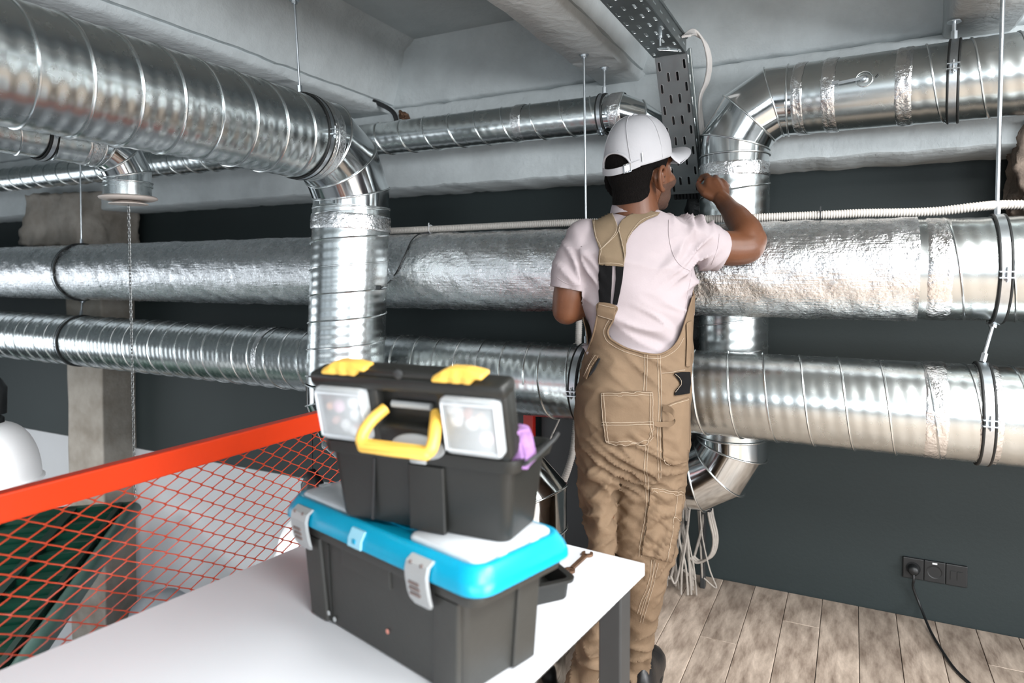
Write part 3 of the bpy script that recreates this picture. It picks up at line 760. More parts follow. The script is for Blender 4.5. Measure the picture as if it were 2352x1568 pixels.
for k in range(5):
    o = k * .006
    hose('cable', [Vector((-.52 + o, 2.30, CZ + .80)), pY(1592 + k * 1.5, 68 + 3 * k, 2.42 + o), pY(1614 + 2 * k, 92 + 2 * k, 2.46 + o), pY(1625 + 2 * k, 140, 2.52 + o), pY(1620 + 2 * k, 185, 2.58 + o), pY(1606 + k, 232, 2.61 + o), Vector((-.53 + o, 2.64, CZ + .5))], .0042, M['cable_white'], None, None, n=8, seg=8, parent=cw)
# old bent pipe stub on the coffer wall
hose('pipe_stub', [pY(783, 203, 2.62), pY(830, 222, 2.62), pY(875, 240, 2.62), pY(903, 258, 2.62), pY(912, 285, 2.62), pY(912, 310, 2.6)], .011, M['black'], 'old black bent pipe under the ceiling left of the thin duct', 'pipe', n=8)
q = rough_block(pY(927, 272, 2.70), (.035, .04, .06), .02, 30, M['rust'], 'rust_lump', None, 8); tag(q, 'small rusty lump on the wall beside the old black pipe', 'wall anchor')
# ---------------------------------------------------------------- socket, plug, cord
S0, S1 = pY(2073, 1297, WALLY), pY(2222, 1325, WALLY)
sw = (S1 - S0).x; sc = pY(2146, 1311, WALLY)
so = thing('wall_socket', 'black triple wall socket low on the dark wall, plug in its left outlet', 'socket', (sc.x, WALLY, sc.z))
hgt = .082
for k in range(3):
    x = sc.x - sw / 2 + sw * (k + .5) / 3
    boxo('socket_module', (x, WALLY - .006, sc.z), (sw / 3 - .0008, .012, hgt), M['black'], so, .003)
    q = MB()
    if k < 2: q.lathe((x, WALLY - .0115, sc.z), (0, -1, 0), [(0, .026), (.002, .026), (.002, .023), (-.0, .021), (-.0, .0)], 32)
    else:
        for s in (-1, 1): q.box((x + s * .011, WALLY - .0125, sc.z), (.018, .004, .034))
    q.obj('outlet', M['black'], so, k < 2)
    if k == 1: boxo('white_sticker', (x, WALLY - .0125, sc.z + .033), (.016, .001, .006), M['white_plastic'], so)
px_ = sc.x - sw / 3
pgl = thing('power_cord', 'black plug and cord running from the wall socket down across the floor', 'cord', (px_, WALLY - .03, sc.z))
q = MB(); q.lathe((px_, WALLY - .012, sc.z), (0, -1, 0), [(0, .020), (.024, .019), (.030, .013), (.031, 0)], 24); q.obj('plug', M['black'], pgl)
c0 = Vector((px_, WALLY - .035, sc.z - .012))
hose('cord', [c0, c0 + Vector((0, -.006, -.022)), pY(2098, 1350, WALLY - .028), pY(2114, 1392, WALLY - .03), pZ(2136, 1446, .012), pZ(2160, 1488, .008), pZ(2190, 1532, .007), pZ(2226, 1568, .005), pZ(2290, 1620, .005), pZ(2400, 1660, .005)], .0048, M['black'], None, None, n=10, parent=pgl)
# ---------------------------------------------------------------- railing with chain-link mesh
XRL, ZRL = -1.31, CZ - .40
rl = thing('railing', 'orange railing with red chain-link mesh beside the white table', 'railing', (XRL, 1.0, 0))
b = MB(); b.box((XRL, .52, ZRL), (.030, 2.64, .052)); b.obj('top_rail', M['orange'], rl, False, .004)
b = MB(); b.box((XRL, .52, .06), (.03, 2.64, .04)); b.obj('bottom_rail', M['orange'], rl, False, .003)
for y in (-.78, 1.80): boxo('post', (XRL, y, ZRL / 2), (.04, .04, ZRL), M['orange'], rl, .003)
PY_, PZ_ = .030, .035
zt, zb_ = ZRL - .020, .075
k = 0; y = .12
while y < 1.81:
    pts = []; n = int((zt - zb_) / (PZ_ / 2))
    for i in range(n + 1):
        # flattened coil: each wire zig-zags across one mesh and hooks over its neighbour
        s = 1 if (i + k) % 2 else -1
        z = zt - i * PZ_ / 2; yc = y + s * (PY_ / 2 + .0012); xo = .0022 * s
        pts += [Vector((XRL - xo * .2, yc - s * .0030, z + .0021)), Vector((XRL + xo, yc, z)), Vector((XRL + xo * 1.6, yc - s * .0030, z - .0021))]
    q = MB(); q.tube(pts, .00135, 5); q.obj('mesh_wire', M['wire'], rl)
    y += PY_; k += 1
# ---------------------------------------------------------------- lower hall
# green slatted roof panel below the railing
A, B, Cc = pD(-60, 1196, 4.15), pD(306, 1170, 4.37), pD(28, 1568, 2.85)
A.z = B.z = (A.z + B.z) / 2
e1 = (A - B).normalized(); e2 = (Cc - B); e2 = (e2 - e1 * e2.dot(e1) * .0)
nrm = e1.cross(e2).normalized()
if nrm.z < 0: nrm = -nrm
gp = thing('slatted_panel', 'dark green slatted panel with grey-green edge, low behind the railing mesh', 'panel', B)
L2 = e2.length * 1.25; e2n = e2.normalized(); N = 17
for i in range(N):
    a = L2 * i / N; bb = L2 * (i + 1) / N; o = B + e2n * a; W = 1.9
    p = [o + e1 * .05, o + e1 * W, B + e2n * (bb - .012) + e1 * W, B + e2n * (bb - .012) + e1 * .05]
    up0, up1 = nrm * .004, nrm * .034
    q = MB(); vs = [p[0] + up0, p[1] + up0, p[2] + up1, p[3] + up1] + [x - nrm * .012 for x in p]
    q.add(vs, [(0, 1, 2, 3), (7, 6, 5, 4), (0, 4, 5, 1), (1, 5, 6, 2), (2, 6, 7, 3), (3, 7, 4, 0)]); q.obj('slat', M['green'], gp, False)
for off in (.34, .72, 1.1):
    q = MB(); q.bar(B + e1 * off + nrm * .03, B + e1 * off + e2n * L2 + nrm * .03, .05, .03, nrm); q.obj('cross_strip', M['green_dark'], gp, False)
q = MB(); q.tube([B + nrm * .0 , B + e2n * L2], .05, 14); q.obj('edge_tube', M['green_edge'], gp)
q = MB(); q.bar(B + e1 * .07 + nrm * .03, B + e1 * .07 + e2n * L2 + nrm * .03, .028, .05, nrm); q.obj('edge_strip', M['green_dark'], gp, False)
q = MB(); q.bar(B + nrm * .02, B + e1 * 1.9 + nrm * .02, .035, .05, nrm); q.obj('ridge_strip', M['green'], gp, False)
def lamp(c, R, H, label, name='pendant_lamp', cord=None):
    T = thing(name, label, 'lamp', c)
    pr = [(H * (1 - math.cos(t)) , R * math.sin(t) ** .8 if t else .02) for t in [PI / 2 * i / 14 for i in range(15)]]
    pr[0] = (0, R * .10)
    inn = [(h + .004, max(.005, r - .006)) for h, r in pr[::-1]]
    q = MB(); q.lathe(c, (0, 0, -1), pr + [(H + .004, R + .012), (H + .012, R + .012), (H + .012, R - .004)] + inn[1:], 56); q.obj('shade', M['lampwhite'], T)
    q = MB(); q.lathe(Vector(c) + Vector((0, 0, .0)), (0, 0, 1), [(-.01, R * .25), (.015, R * .25), (.03, R * .16), (.035, R * .30), (.15, R * .32), (.19, R * .2), (.22, R * .08), (.222, 0)], 28); q.obj('lamp_holder', M['black'], T)
    q = MB(); q.ell(Vector(c) - Vector((0, 0, H * .55)), (.045, .045, .06)); q.obj('bulb', M['white_plastic'], T)
    q = MB(); q.tube([Vector(c) + Vector((0, 0, .2)), Vector((c[0], c[1], cord or SO))], .004, 8); q.obj('cord', M['black'], T)
    return T
lc = pD(-18, 968, 3.0); rr_ = abs((pD(75, 1085, 3.0) - pD(-18, 1085, 3.0)).length)
lamp(lc, rr_, (lc - pD(-18, 1100, 3.0)).z, 'white dome pendant lamp with black holder, at the left edge above the orange rail')
lc2 = pD(718, 1180, 3.3); lamp(lc2, .17, .19, 'white dome lamp low behind the railing mesh, left of the blue toolbox', cord=CZ - .0)
# grey round stool and black knob in the hall below
sp = pD(372, 1440, 4.0)
st = thing('pouf', 'grey round-topped seat far below, behind the railing mesh', 'seat', (sp.x, sp.y, -2.4))
q = MB(); q.lathe((sp.x, sp.y, -2.4), (0, 0, 1), [(.30, .15), (.34, .19), (sp.z + 2.4 + .04, .19), (sp.z + 2.4 + .13, .165), (sp.z + 2.4 + .19, .10), (sp.z + 2.4 + .205, 0)], 36); q.obj('seat', M['grey_fabric'], st)
q = MB(); q.lathe((sp.x, sp.y, -2.4), (0, 0, 1), [(0, .17), (.02, .17), (.04, .04), (.32, .035), (.33, .035)], 24); q.obj('foot', M['leg'], st)
kp = pD(160, 1487, 4.2)
kb = thing('knob_post', 'small black ball finial on a post, low behind the mesh by the pillar foot', 'post', (kp.x, kp.y, -2.4))
q = MB(); q.ell(kp, (.034, .034, .034)); q.obj('ball', M['black'], kb)
q = MB(); q.tube([Vector((kp.x, kp.y, -2.4)), kp], .012, 10); q.obj('post', M['leg'], kb)
# dark red post and black mesh panel behind the lower duct
rp = pY(1216, 985, 2.72)
pt_ = thing('gate_panel', 'dark red post with a black panel behind the lower duct, above the lilac cloth', 'gate', (rp.x, rp.y, 0))
boxo('post', (rp.x, rp.y, .47), (.05, .03, .94), M['redpost'], pt_, .004)
boxo('panel', (rp.x - .30, rp.y + .02, .47), (.55, .012, .92), M['black'], pt_)
boxo('panel', (rp.x + .22, rp.y + .05, .47), (.36, .012, .92), M['black'], pt_)

# ---------------------------------------------------------------- white table
tz = .74
TA = pZ(1481, 1293, tz); tl = Vector((.1113, .9938, 0)); tw = Vector((.9938, -.1113, 0)); TW, TL = .675, 1.45
tb_ = thing('work_table', 'white-topped table with dark square legs, holding the two toolboxes', 'table', (TA.x - .3, TA.y - .6, 0))
MT = Matrix(((tw.x, tl.x, 0, TA.x), (tw.y, tl.y, 0, TA.y), (0, 0, 1, 0), (0, 0, 0, 1)))
b = MB(MT); b.box((-TW / 2, -TL / 2, tz - .013), (TW, TL, .026)); b.obj('table_top', M['table'], tb_, False, .0016)
for x in (-.045, -TW + .045):
    for y in (-.05, -TL + .05):
        b = MB(MT); b.box((x, y, (tz - .026) / 2), (.05, .05, tz - .026)); b.obj('leg', M['leg'], tb_, False, .004)
for x in (-.045, -TW + .045):
    b = MB(MT); b.box((x, -TL / 2, tz - .046), (.028, TL - .15, .04)); b.obj('apron', M['leg'], tb_, False, .003)
for y in (-.05, -TL + .05):
    b = MB(MT); b.box((-TW / 2, y, tz - .046), (TW - .14, .028, .04)); b.obj('apron', M['leg'], tb_, False, .003)

# ---------------------------------------------------------------- toolboxes
def local(c, ang_r, ang_d, z):
    """frame with x along (ang_r RT + ang_d FH), y away from the viewer"""
    e1 = (RT * ang_r + FH * ang_d).normalized(); e2 = Vector((-e1.y, e1.x, 0))
    return Matrix(((e1.x, e2.x, 0, c.x), (e1.y, e2.y, 0, c.y), (0, 0, 1, z), (0, 0, 0, 1)))
def hollow(b, loops_out, t):
    """open box: outer loops up, then inner loops down"""
    b.loft(loops_out)
BC = RT * -.159 + FH * 1.122
M1 = local(BC, .743, -.669, tz)
blue = thing('toolbox', 'large charcoal toolbox with bright blue lid and grey latches, on the white table', 'toolbox', (BC.x, BC.y, tz))
b = MB(M1)
b.loft([rrect(.372, .158, .018, .001), rrect(.378, .164, .020, .006), rrect(.402, .180, .020, .146), rrect(.402, .180, .020, .148), rrect(.468, .198, .022, .150), rrect(.480, .204, .024, .164), rrect(.476, .200, .024, .170), rrect(.44, .185, .02, .172)])
body = b.obj('body', M['tool_black'], blue)
b = MB(M1)   # corner columns and front panel ribs
for s in (-1, 1):
    b = MB(M1); b.loft([rrect(.052, .012, .005, z, cx=s * (.162 + (z - .005) * .08), cy=-.081 - z * .058) for z in (.004, .06, .145)]); b.obj('corner_rib', M['tool_black'], blue)
b = MB(M1); b.loft([rrect(.13, .010, .004, z, cx=-.02, cy=-.081 - z * .055) for z in (.118, .13, .147)]); b.obj('front_pull', M['tool_black'], blue)
for s in (-1, 1):
    b = MB(M1); b.loft([rrect(.010, .05, .004, z, cx=s * (.19 + z * .085), cy=.05) for z in (.004, .06, .145)]); b.obj('side_rib', M['tool_black'], blue)
b = MB(M1)
b.loft([rrect(.494, .212, .030, .168), rrect(.504, .220, .036, .171), rrect(.504, .220, .038, .180), rrect(.498, .214, .040, .190), rrect(.484, .202, .036, .199), rrect(.476, .194, .032, .2045), rrect(.468, .186, .028, .2065), rrect(.460, .178, .025, .206), rrect(.452, .170, .022, .203)])
b.obj('lid', M['tool_blue'], blue)
for s in (-1, 1):
    b = MB(M1); b.loft([rrect(.148, .168, .014, .2025, cx=s * .150), rrect(.148, .168, .014, .207, cx=s * .150), rrect(.142, .162, .014, .2105, cx=s * .150)]); o = b.obj('organiser_lid', M['frost'], blue, True)
    for k in (-1, 1):
        b2_ = MB(M1); b2_.loft([rrect(.016, .02, .004, z, cx=s * .222, cy=k * .035) for z in (.2025, .211)]); b2_.obj('snap', M['frost'], o, False)
b = MB(M1); b.loft([rrect(.130, .12, .02, .2025), rrect(.130, .12, .02, .2045)]); b.obj('lid_recess', M['tool_blue'], blue)
b = MB(M1); b.tube([(-.055, -.01, .203), (-.05, -.012, .2065), (0, -.014, .2068), (.05, -.012, .2065), (.055, -.01, .203)], .005, 10); b.obj('carry_handle', M['tool_black'], blue)
for x in (-.174, .137):
    # latch: curved plate hooked over the lid edge
    prof = [(-.096, .196), (-.106, .199), (-.117, .192), (-.1200, .180), (-.1185, .166), (-.1150, .148), (-.111, .136), (-.107, .128)]
    L = []
    for k_, (yy, zz) in enumerate(prof):
        w = .046 if k_ < 5 else (.046, .044, .030)[k_ - 5]
        L.append([Vector((x - w / 2, yy, zz)), Vector((x + w / 2, yy, zz)), Vector((x + w / 2, yy + .006, zz - .002)), Vector((x - w / 2, yy + .006, zz - .002))])
    b = MB(M1); b.loft(L); la = b.obj('latch', M['latch'], blue, False, .0018)
    for k_ in range(3):
        c = MB(M1); c.box((x - .004, -.1190 + .0018 * k_, .164 - k_ * .0085), (.022, .0022, .0042)); c.obj('embossed_mark', M['mark'], la, False)
    for sx in (-1, 1):
        c = MB(M1); c.lathe((x + sx * .012, -.1172, .1925), (0, -1, .25), [(0, .003), (.0015, .0026), (.0016, 0)], 12); c.obj('pin', M['mark'], la)
b = MB(M1); b.loft([rrect(.036, .004, .002, z, cx=-.018, cy=y_) for z, y_ in ((.172, -.1125), (.184, -.1115), (.1985, -.1035))]); cl_ = b.obj('blue_clip', mat('pale_blue_clip', (.30, .60, .74), .3), blue, False)
b = MB(M1); b.box((-.018, -.1140, .182), (.008, .002, .007)); b.obj('clip_slot', M['tool_blue'], cl_, False)
b = MB(M1); b.tube([(-.128, -.0822, .006), (-.127, -.0865, .07), (-.126, -.0905, .142)], .0022, 6); b.obj('panel_groove', M['tool_dark'], blue)
b = MB(M1); b.lathe((.03, -.0858, .045), (0, -1, 0), [(0, .0042), (.0006, .0038), (.0007, 0)], 7); b.obj('paint_spot', M['spot'], blue)
for x, z in ((-.135, .018), (-.117, .013)):
    b = MB(M1); b.lathe((x, -.0850, z), (0, -1, 0), [(0, .0045), (.001, .004), (.0012, 0)], 10); b.obj('foot_pin', M['latch'], blue)

UZ = tz + .2115
UC = RT * -.119 + FH * 1.081
M2 = local(UC, .911, -.411, UZ) @ Matrix.Scale(1.045, 4)
up_ = thing('toolbox', 'black toolbox with its lid open, yellow handle and clear organisers, stacked on the blue-lidded one', 'toolbox', (UC.x, UC.y, UZ))
b = MB(M2)
b.loft([rrect(.284, .106, .016, .0), rrect(.288, .110, .018, .005), rrect(.306, .134, .018, .100), rrect(.324, .146, .02, .102), rrect(.330, .150, .02, .112), rrect(.330, .150, .02, .120), rrect(.320, .140, .018, .120), rrect(.300, .122, .016, .110), rrect(.272, .094, .014, .012)])
b.obj('body', M['tool_dark'], up_)
b = MB(M2); b.tube([(-.078, -.0615, .004), (-.074, -.064, .05), (-.070, -.0675, .10)], .0025, 6); b.obj('panel_groove', M['black'], up_)
b = MB(M2); b.loft([rrect(.06, .008, .003, z, cx=.02, cy=-.062 - z * .06) for z in (.002, .05, .098)]); b.obj('front_rib', M['tool_dark'], up_)
for s in (1,):
    b = MB(M2); b.tube([(.165, -.05, .112), (.172, -.052, .116), (.176, -.03, .120), (.176, .04, .128), (.172, .066, .130), (.164, .068, .126)], .003, 8); b.obj('side_clip', M['leg'], up_)
# open lid leaning towards the viewer: plane coordinates (x, h) with h up the lid
TILT = math.radians(14); HZ, HYY = .117, -.073
lu = Vector((0, -math.sin(TILT), math.cos(TILT))); ln_ = Vector((0, -math.cos(TILT), -math.sin(TILT)))   # up the lid, outward
def LP(x, h, o=0): return Vector((x, HYY, HZ)) + lu * h + ln_ * o
ML = M2 @ Matrix(((1, lu.x, ln_.x, 0), (0, lu.y, ln_.y, HYY), (0, lu.z, ln_.z, HZ), (0, 0, 0, 1)))   # local: x, h, outward
LH, LW = .112, .318
# frame of the lid around the central recess
def slabz(b, x0, x1, y0, y1, z0, z1, r=.006, ch=.003):
    cx, cy = (x0 + x1) / 2, (y0 + y1) / 2
    b.loft([rrect(x1 - x0, y1 - y0, r, z0, 3, cx, cy), rrect(x1 - x0, y1 - y0, r, z1 - ch, 3, cx, cy), rrect(x1 - x0 - 2 * ch, y1 - y0 - 2 * ch, max(.001, r - ch), z1, 3, cx, cy)])
lid = MB(ML)
slabz(lid, -LW / 2, LW / 2, .0, LH, -.030, -.018, .012)          # back plate
slabz(lid, -LW / 2, -.048, .0, LH, -.02, .0, .012)                # left field
slabz(lid, .052, LW / 2, .0, LH, -.02, .0, .012)                  # right field
slabz(lid, -.056, .060, .0, .040, -.02, .0, .008)                 # lower bar
lid_o = lid.obj('lid', M['tool_dark'], up_)
b = MB(ML); slabz(b, -LW / 2 - .002, LW / 2 + .002, LH - .018, LH + .004, -.03, .006, .008); b.obj('lid_lip', M['tool_dark'], lid_o)
b = MB(ML); slabz(b, -.075, .075, LH + .002, LH + .016, -.02, .004, .005); b.obj('lid_ridge', M['tool_dark'], lid_o)
b = MB(ML); b.lathe((0, LH + .010, .004), (0, 0, 1), [(0, .007), (.003, .007), (.004, .005), (.004, 0)], 20); b.obj('ridge_knob', M['leg'], lid_o)
b = MB(ML); b.tube([(-.03, .068, -.012), (.035, .068, -.012)], .0055, 10); b.obj('recess_bar', M['latch'], lid_o)
for x0, x1 in ((-.150, -.062), (.064, .152)):
    b = MB(ML); slabz(b, x0, x1, .012, LH - .016, -.001, .014, .009, .003)
    o = b.obj('organiser', M['clear'], up_)
    b = MB(ML); b.tube([(x, y_, .0145) for x, y_ in ((x0 + .004, .02), (x0 + .004, LH - .024), (x1 - .004, LH - .024), (x1 - .004, .02))], .0022, 6, closed=True); b.obj('organiser_rim', M['frost'], o)
    rng = random.Random(int(x0 * 1000)); cols = [M['white_plastic'], M['spot'], M['white_plastic'], mat('small_orange', (.75, .30, .12), .5), mat('small_pink', (.72, .42, .55), .5), M['latch']]
    for k_ in range(9):
        x = rng.uniform(x0 + .015, x1 - .015); y_ = rng.uniform(.025, LH - .035)
        b = MB(ML); b.lathe((x, y_, .0005), (0, 0, 1), [(0, .010), (.006, .010), (.009, .007), (.0095, 0)] if k_ % 2 == 0 else [(0, .006), (.008, .006), (.0085, 0)], 12 if k_ % 2 == 0 else 6); b.obj('fastener', cols[k_ % 6], o)
for x0, x1 in ((-.128, -.052), (.058, .134)):
    # yellow latch: grip with finger notches
    L = []
    for i in range(13):
        t = i / 12; x = x0 + (x1 - x0) * t; hh = .019 * min(1, .35 + t * 2.2) if t < .7 else .019 - .005 * (t - .7) / .3
        nt = .0022 if i in (4, 7) else 0
        lo = LH + .005 + (.008 if t > .78 else 0)
        L.append([Vector((x, lo, -.012)), Vector((x, lo, .013 - nt)), Vector((x, (lo + LH + .006 + hh) / 2, .016 - nt)), Vector((x, LH + .006 + hh, .010 - nt)), Vector((x, LH + .006 + hh * .9, -.012))])
    b = MB(ML); b.loft(L); b.obj('yellow_latch', M['yellow'], up_, True, .0015)
# folding handle hanging out of the recess
b = MB(ML)
hx = .052
b.tube(smoothpath([(-hx + .012, .062, -.006), (-hx + .002, .052, .018), (-hx - .003, .038, .036), (-hx + .004, .028, .044), (-.02, .026, .045), (.02, .026, .045), (hx + .002, .028, .044), (hx + .009, .038, .036), (hx + .004, .052, .018), (hx - .006, .062, -.006)], 6), .0088, 12)
b.obj('carry_handle', M['yellow'], up_)
b = MB(ML); slabz(b, -.056, .062, .019, .034, .036, .054, .007, .004); b.obj('handle_grip', M['yellow'], up_)
b = MB(ML); b.loft([[Vector((.012 + .044 * math.cos(a) * k_, .010 + .020 * math.sin(a) * k_, z)) for a in [2 * PI * i / 32 for i in range(32)]] for k_, z in ((1, 0), (1, .003), (.93, .0042), (.93, .0036), (0.02, .0036))]); em = b.obj('oval_plate', M['latch'], up_)
b = MB(ML); slabz(b, -.004, .024, -.016, -.004, .0, .005, .003, .001); b.obj('plate_tab', M['latch'], em)
for x in (-.10, .10):
    b = MB(M2); b.tube([(x - .03, HYY + .004, HZ - .003), (x + .03, HYY + .004, HZ - .003)], .005, 10); b.obj('hinge', M['tool_dark'], up_)
# lilac cloth tucked in at the right end
cp = M2 @ Vector((.150, -.030, .118))
bm = bmesh.new(); bmesh.ops.create_cube(bm, size=1); bmesh.ops.subdivide_edges(bm, edges=bm.edges[:], cuts=14, use_grid_fill=True)
for v in bm.verts:
    p = Vector((v.co.x * .034, v.co.y * .046, v.co.z * .052))
    f = 1 - .35 * abs(v.co.x * 2) ** 4 * abs(v.co.y * 2) ** 4
    p *= f; p += Vector((nz(p, 40), nz(p + Vector((1, 0, 0)), 40), nz(p + Vector((0, 2, 0)), 40))) * .006
    if p.z > 0: p.y -= p.z * .25
    v.co = M2 @ (Vector((.150, -.030, .132)) + p)
me = bpy.data.meshes.new('cloth'); bm.to_mesh(me); bm.free(); me.materials.append(M['purple']); me.polygons.foreach_set('use_smooth', [True] * len(me.polygons))
clo = bpy.data.objects.new('folded_cloth', me); COL.objects.link(clo); tag(clo, 'lilac folded cloth sticking out of the right end of the open black toolbox', 'cloth')

# ---------------------------------------------------------------- small black tray, spanner
d1, r1 = 1.2367, .1053
PC = RT * r1 + FH * d1
e1t = RT * .91 + FH * .41; e2t = Vector((-e1t.y, e1t.x, 0))
tc_ = PC - e1t * .085 + e2t * .048
M3 = Matrix(((e1t.x, e2t.x, 0, tc_.x), (e1t.y, e2t.y, 0, tc_.y), (0, 0, 1, tz), (0, 0, 0, 1)))
tr = thing('parts_tray', 'small open black tray on the table, right of the toolboxes', 'tray', (tc_.x, tc_.y, tz))
b = MB(M3); b.loft([rrect(.166, .092, .012, .0005), rrect(.170, .096, .012, .004), rrect(.176, .104, .014, .034), rrect(.192, .120, .018, .035), rrect(.194, .122, .018, .041), rrect(.186, .114, .016, .0425), rrect(.170, .098, .012, .041), rrect(.160, .088, .01, .006)]); b.obj('tray_body', M['tool_dark'], tr)
b = MB(M3); b.loft([rrect(.022, .004, .0015, z, cx=.005, cy=-.0495 - z * .11) for z in (.006, .028)]); b.obj('label_slot', M['black'], tr, False)
b = MB(M3); b.loft([rrect(.0035, .090, .001, z, cx=.000) for z in (.006, .036)]); b.obj('divider', M['tool_dark'], tr, False)
b = MB(M3); b.bar((-.006, -.044, .022), (-.05, .0, .036), .008, .006); tag(b.obj('pencil', M['cream'], None, False, .001), 'pale flat stick lying in the small black tray', 'stick')
wa, wb_ = pZ(1349, 1275, tz), pZ(1308, 1313, tz); ax = (wa - wb_).normalized(); ay = Vector((-ax.y, ax.x, 0)); wl = (wa - wb_).length
M4 = Matrix(((ax.x, ay.x, 0, wb_.x), (ax.y, ay.y, 0, wb_.y), (0, 0, 1, tz + .0005), (0, 0, 0, 1)))
def spanner():
    def head(x, s, ang, R):
        # open jaw outline: three quarters of a disc with a slot
        pts = []
        for i in range(25):
            a = math.radians(42 + 276 * i / 24); pts.append((R * math.cos(a), R * math.sin(a)))
        pts += [(R * .72, -R * .42), (-R * .15, -R * .42), (-R * .38, 0), (-R * .15, R * .42), (R * .72, R * .42)]
        c, sn = math.cos(ang), math.sin(ang)
        return [(x + s * (c * p[0] - sn * p[1]), c * p[1] + sn * p[0]) for p in pts]
    bm = bmesh.new()
    for pts in (head(wl, 1, .26, .0125), head(0, -1, .26, .0115), [(.008, -.0045), (wl - .009, -.0048), (wl - .009, .0048), (.008, .0045)]):
        vs = [bm.verts.new((p[0], p[1], 0)) for p in pts]; f = bm.faces.new(vs)
        bmesh.ops.triangulate(bm, faces=[f])
    r = bmesh.ops.extrude_face_region(bm, geom=bm.faces[:])
    for v in [g for g in r['geom'] if isinstance(g, bmesh.types.BMVert)]: v.co.z += .005
    bmesh.ops.recalc_face_normals(bm, faces=bm.faces[:])
    bmesh.ops.transform(bm, matrix=M4, verts=bm.verts)
    me = bpy.data.meshes.new('spanner'); bm.to_mesh(me); bm.free(); me.materials.append(M['rust'])
    o = bpy.data.objects.new('spanner', me); COL.objects.link(o); return o
tag(spanner(), 'rusty open-ended spanner lying on the white table beside the small black tray', 'spanner')
# ---------------------------------------------------------------- the worker
D0_ = 1.99
def Q(px, py, dd=0.0): return pD(px, py, D0_ + dd)
def remesh(mb, vox, smooth=4):
    me = bpy.data.meshes.new('tmp'); me.from_pydata([tuple(v) for v in mb.v], [], mb.f); me.update()
    bm = bmesh.new(); bm.from_mesh(me); bmesh.ops.recalc_face_normals(bm, faces=bm.faces[:]); bm.to_mesh(me); bm.free()
    o = bpy.data.objects.new('tmp', me); COL.objects.link(o)
    r = o.modifiers.new('r', 'REMESH'); r.mode = 'VOXEL'; r.voxel_size = vox; r.adaptivity = 0
    if smooth:
        s = o.modifiers.new('s', 'SMOOTH'); s.factor = .5; s.iterations = smooth
    dg = bpy.context.evaluated_depsgraph_get(); ev = o.evaluated_get(dg); m2 = ev.to_mesh(); m2.calc_loop_triangles()
    V = np.empty(len(m2.vertices) * 3); m2.vertices.foreach_get('co', V); V = V.reshape(-1, 3)
    T = np.empty(len(m2.loop_triangles) * 3, dtype=np.int32); m2.loop_triangles.foreach_get('vertices', T); T = T.reshape(-1, 3)
    ev.to_mesh_clear(); bpy.data.objects.remove(o); bpy.data.meshes.remove(me)
    return V, T
def vnormals(V, T):
    n = np.cross(V[T[:, 1]] - V[T[:, 0]], V[T[:, 2]] - V[T[:, 0]]); N = np.zeros_like(V)
    for k in range(3): np.add.at(N, T[:, k], n)
    return N / np.maximum(np.linalg.norm(N, axis=1, keepdims=True), 1e-12)
def clip(V, T, s):
    """keep the part of the triangles where s > 0"""
    V = list(map(tuple, V)); s = list(s); out = []; cache = {}
    def cut(a, b):
        k = (min(a, b), max(a, b))
        if k not in cache:
            t = s[a] / (s[a] - s[b]); cache[k] = len(V); V.append(tuple(V[a][i] + (V[b][i] - V[a][i]) * t for i in range(3)))
        return cache[k]
    for tri in T:
        ins = [s[i] > 0 for i in tri]; c = sum(ins)
        if c == 3: out.append(tuple(tri))
        elif c == 0: continue
        else:
            while True:
                a, b, cc = tri; ia, ib, ic = (s[a] > 0, s[b] > 0, s[cc] > 0)
                if c == 1 and ia: out.append((a, cut(a, b), cut(a, cc))); break
                if c == 2 and not ia: x = cut(a, b); y = cut(a, cc); out.append((x, b, cc)); out.append((x, cc, y)); break
                tri = (b, cc, a)
    used = sorted({i for t in out for i in t}); mp = {u: k for k, u in enumerate(used)}
    return np.array([V[u] for u in used]).reshape(-1, 3), [tuple(mp[i] for i in t) for t in out]
def pix(V):
    W = V - np.array(EYE); d = W @ np.array(FW)
    return 1176 + FPX * (W @ np.array(RT)) / d, 784 + SH - FPX * (W @ np.array(UP)) / d
def nfield(V, sc, off=0):
    return np.array([noise.noise(Vector((v[0] * sc[0] + off, v[1] * sc[1], v[2] * sc[2]))) for v in V])
def ridged(V, sc, off=0): return 2.2 * np.clip(1 - 2.6 * np.abs(nfield(V, sc, off)), 0, 1) ** 1.6 - .7
def mesh(name, V, T, m, parent, thick=0, smooth=True):
    o = link(name, V.tolist() if hasattr(V, 'tolist') else V, [tuple(int(i) for i in t) for t in T], m, parent, smooth, None, 0)
    if thick:
        s = o.modifiers.new('solid', 'SOLIDIFY'); s.thickness = thick; s.offset = 1
    return o
def rows_loft(mb, rows, n=40, e=2.4):
    """rows: (y, xl, xr, half depth, depth shift); superellipse sections facing the camera"""
    L = []
    for y, xl, xr, hd, dd in rows:
        c = Q((xl + xr) / 2, y, dd); hw = (xr - xl) / 2 * (D0_ + dd) / FPX; l = []
        for j in range(n):
            a = 2 * PI * j / n; ca, sa = math.cos(a), math.sin(a)
            l.append(c + RT * (hw * math.copysign(abs(ca) ** (2 / e), ca)) + FH * (hd * math.copysign(abs(sa) ** (2 / e), sa)))
        L.append(l)
    mb.loft(L)
def chain(mb, pts, seg=18, n=6):
    P = smoothpath([p for p, r in pts], n); R = []
    for i in range(len(pts) - 1):
        for k in range(n): t = k / n; t = t * t * (3 - 2 * t); R.append(pts[i][1] * (1 - t) + pts[i + 1][1] * t)
    R.append(pts[-1][1]); mb.tube(P, R, seg, round_ends=True)
feet = pZ(1430, 1640, 0.0)
W = thing('person', 'worker seen from behind in white cap, pale T-shirt and khaki dungarees, reaching to a duct', 'person', (feet.x, feet.y, 0))
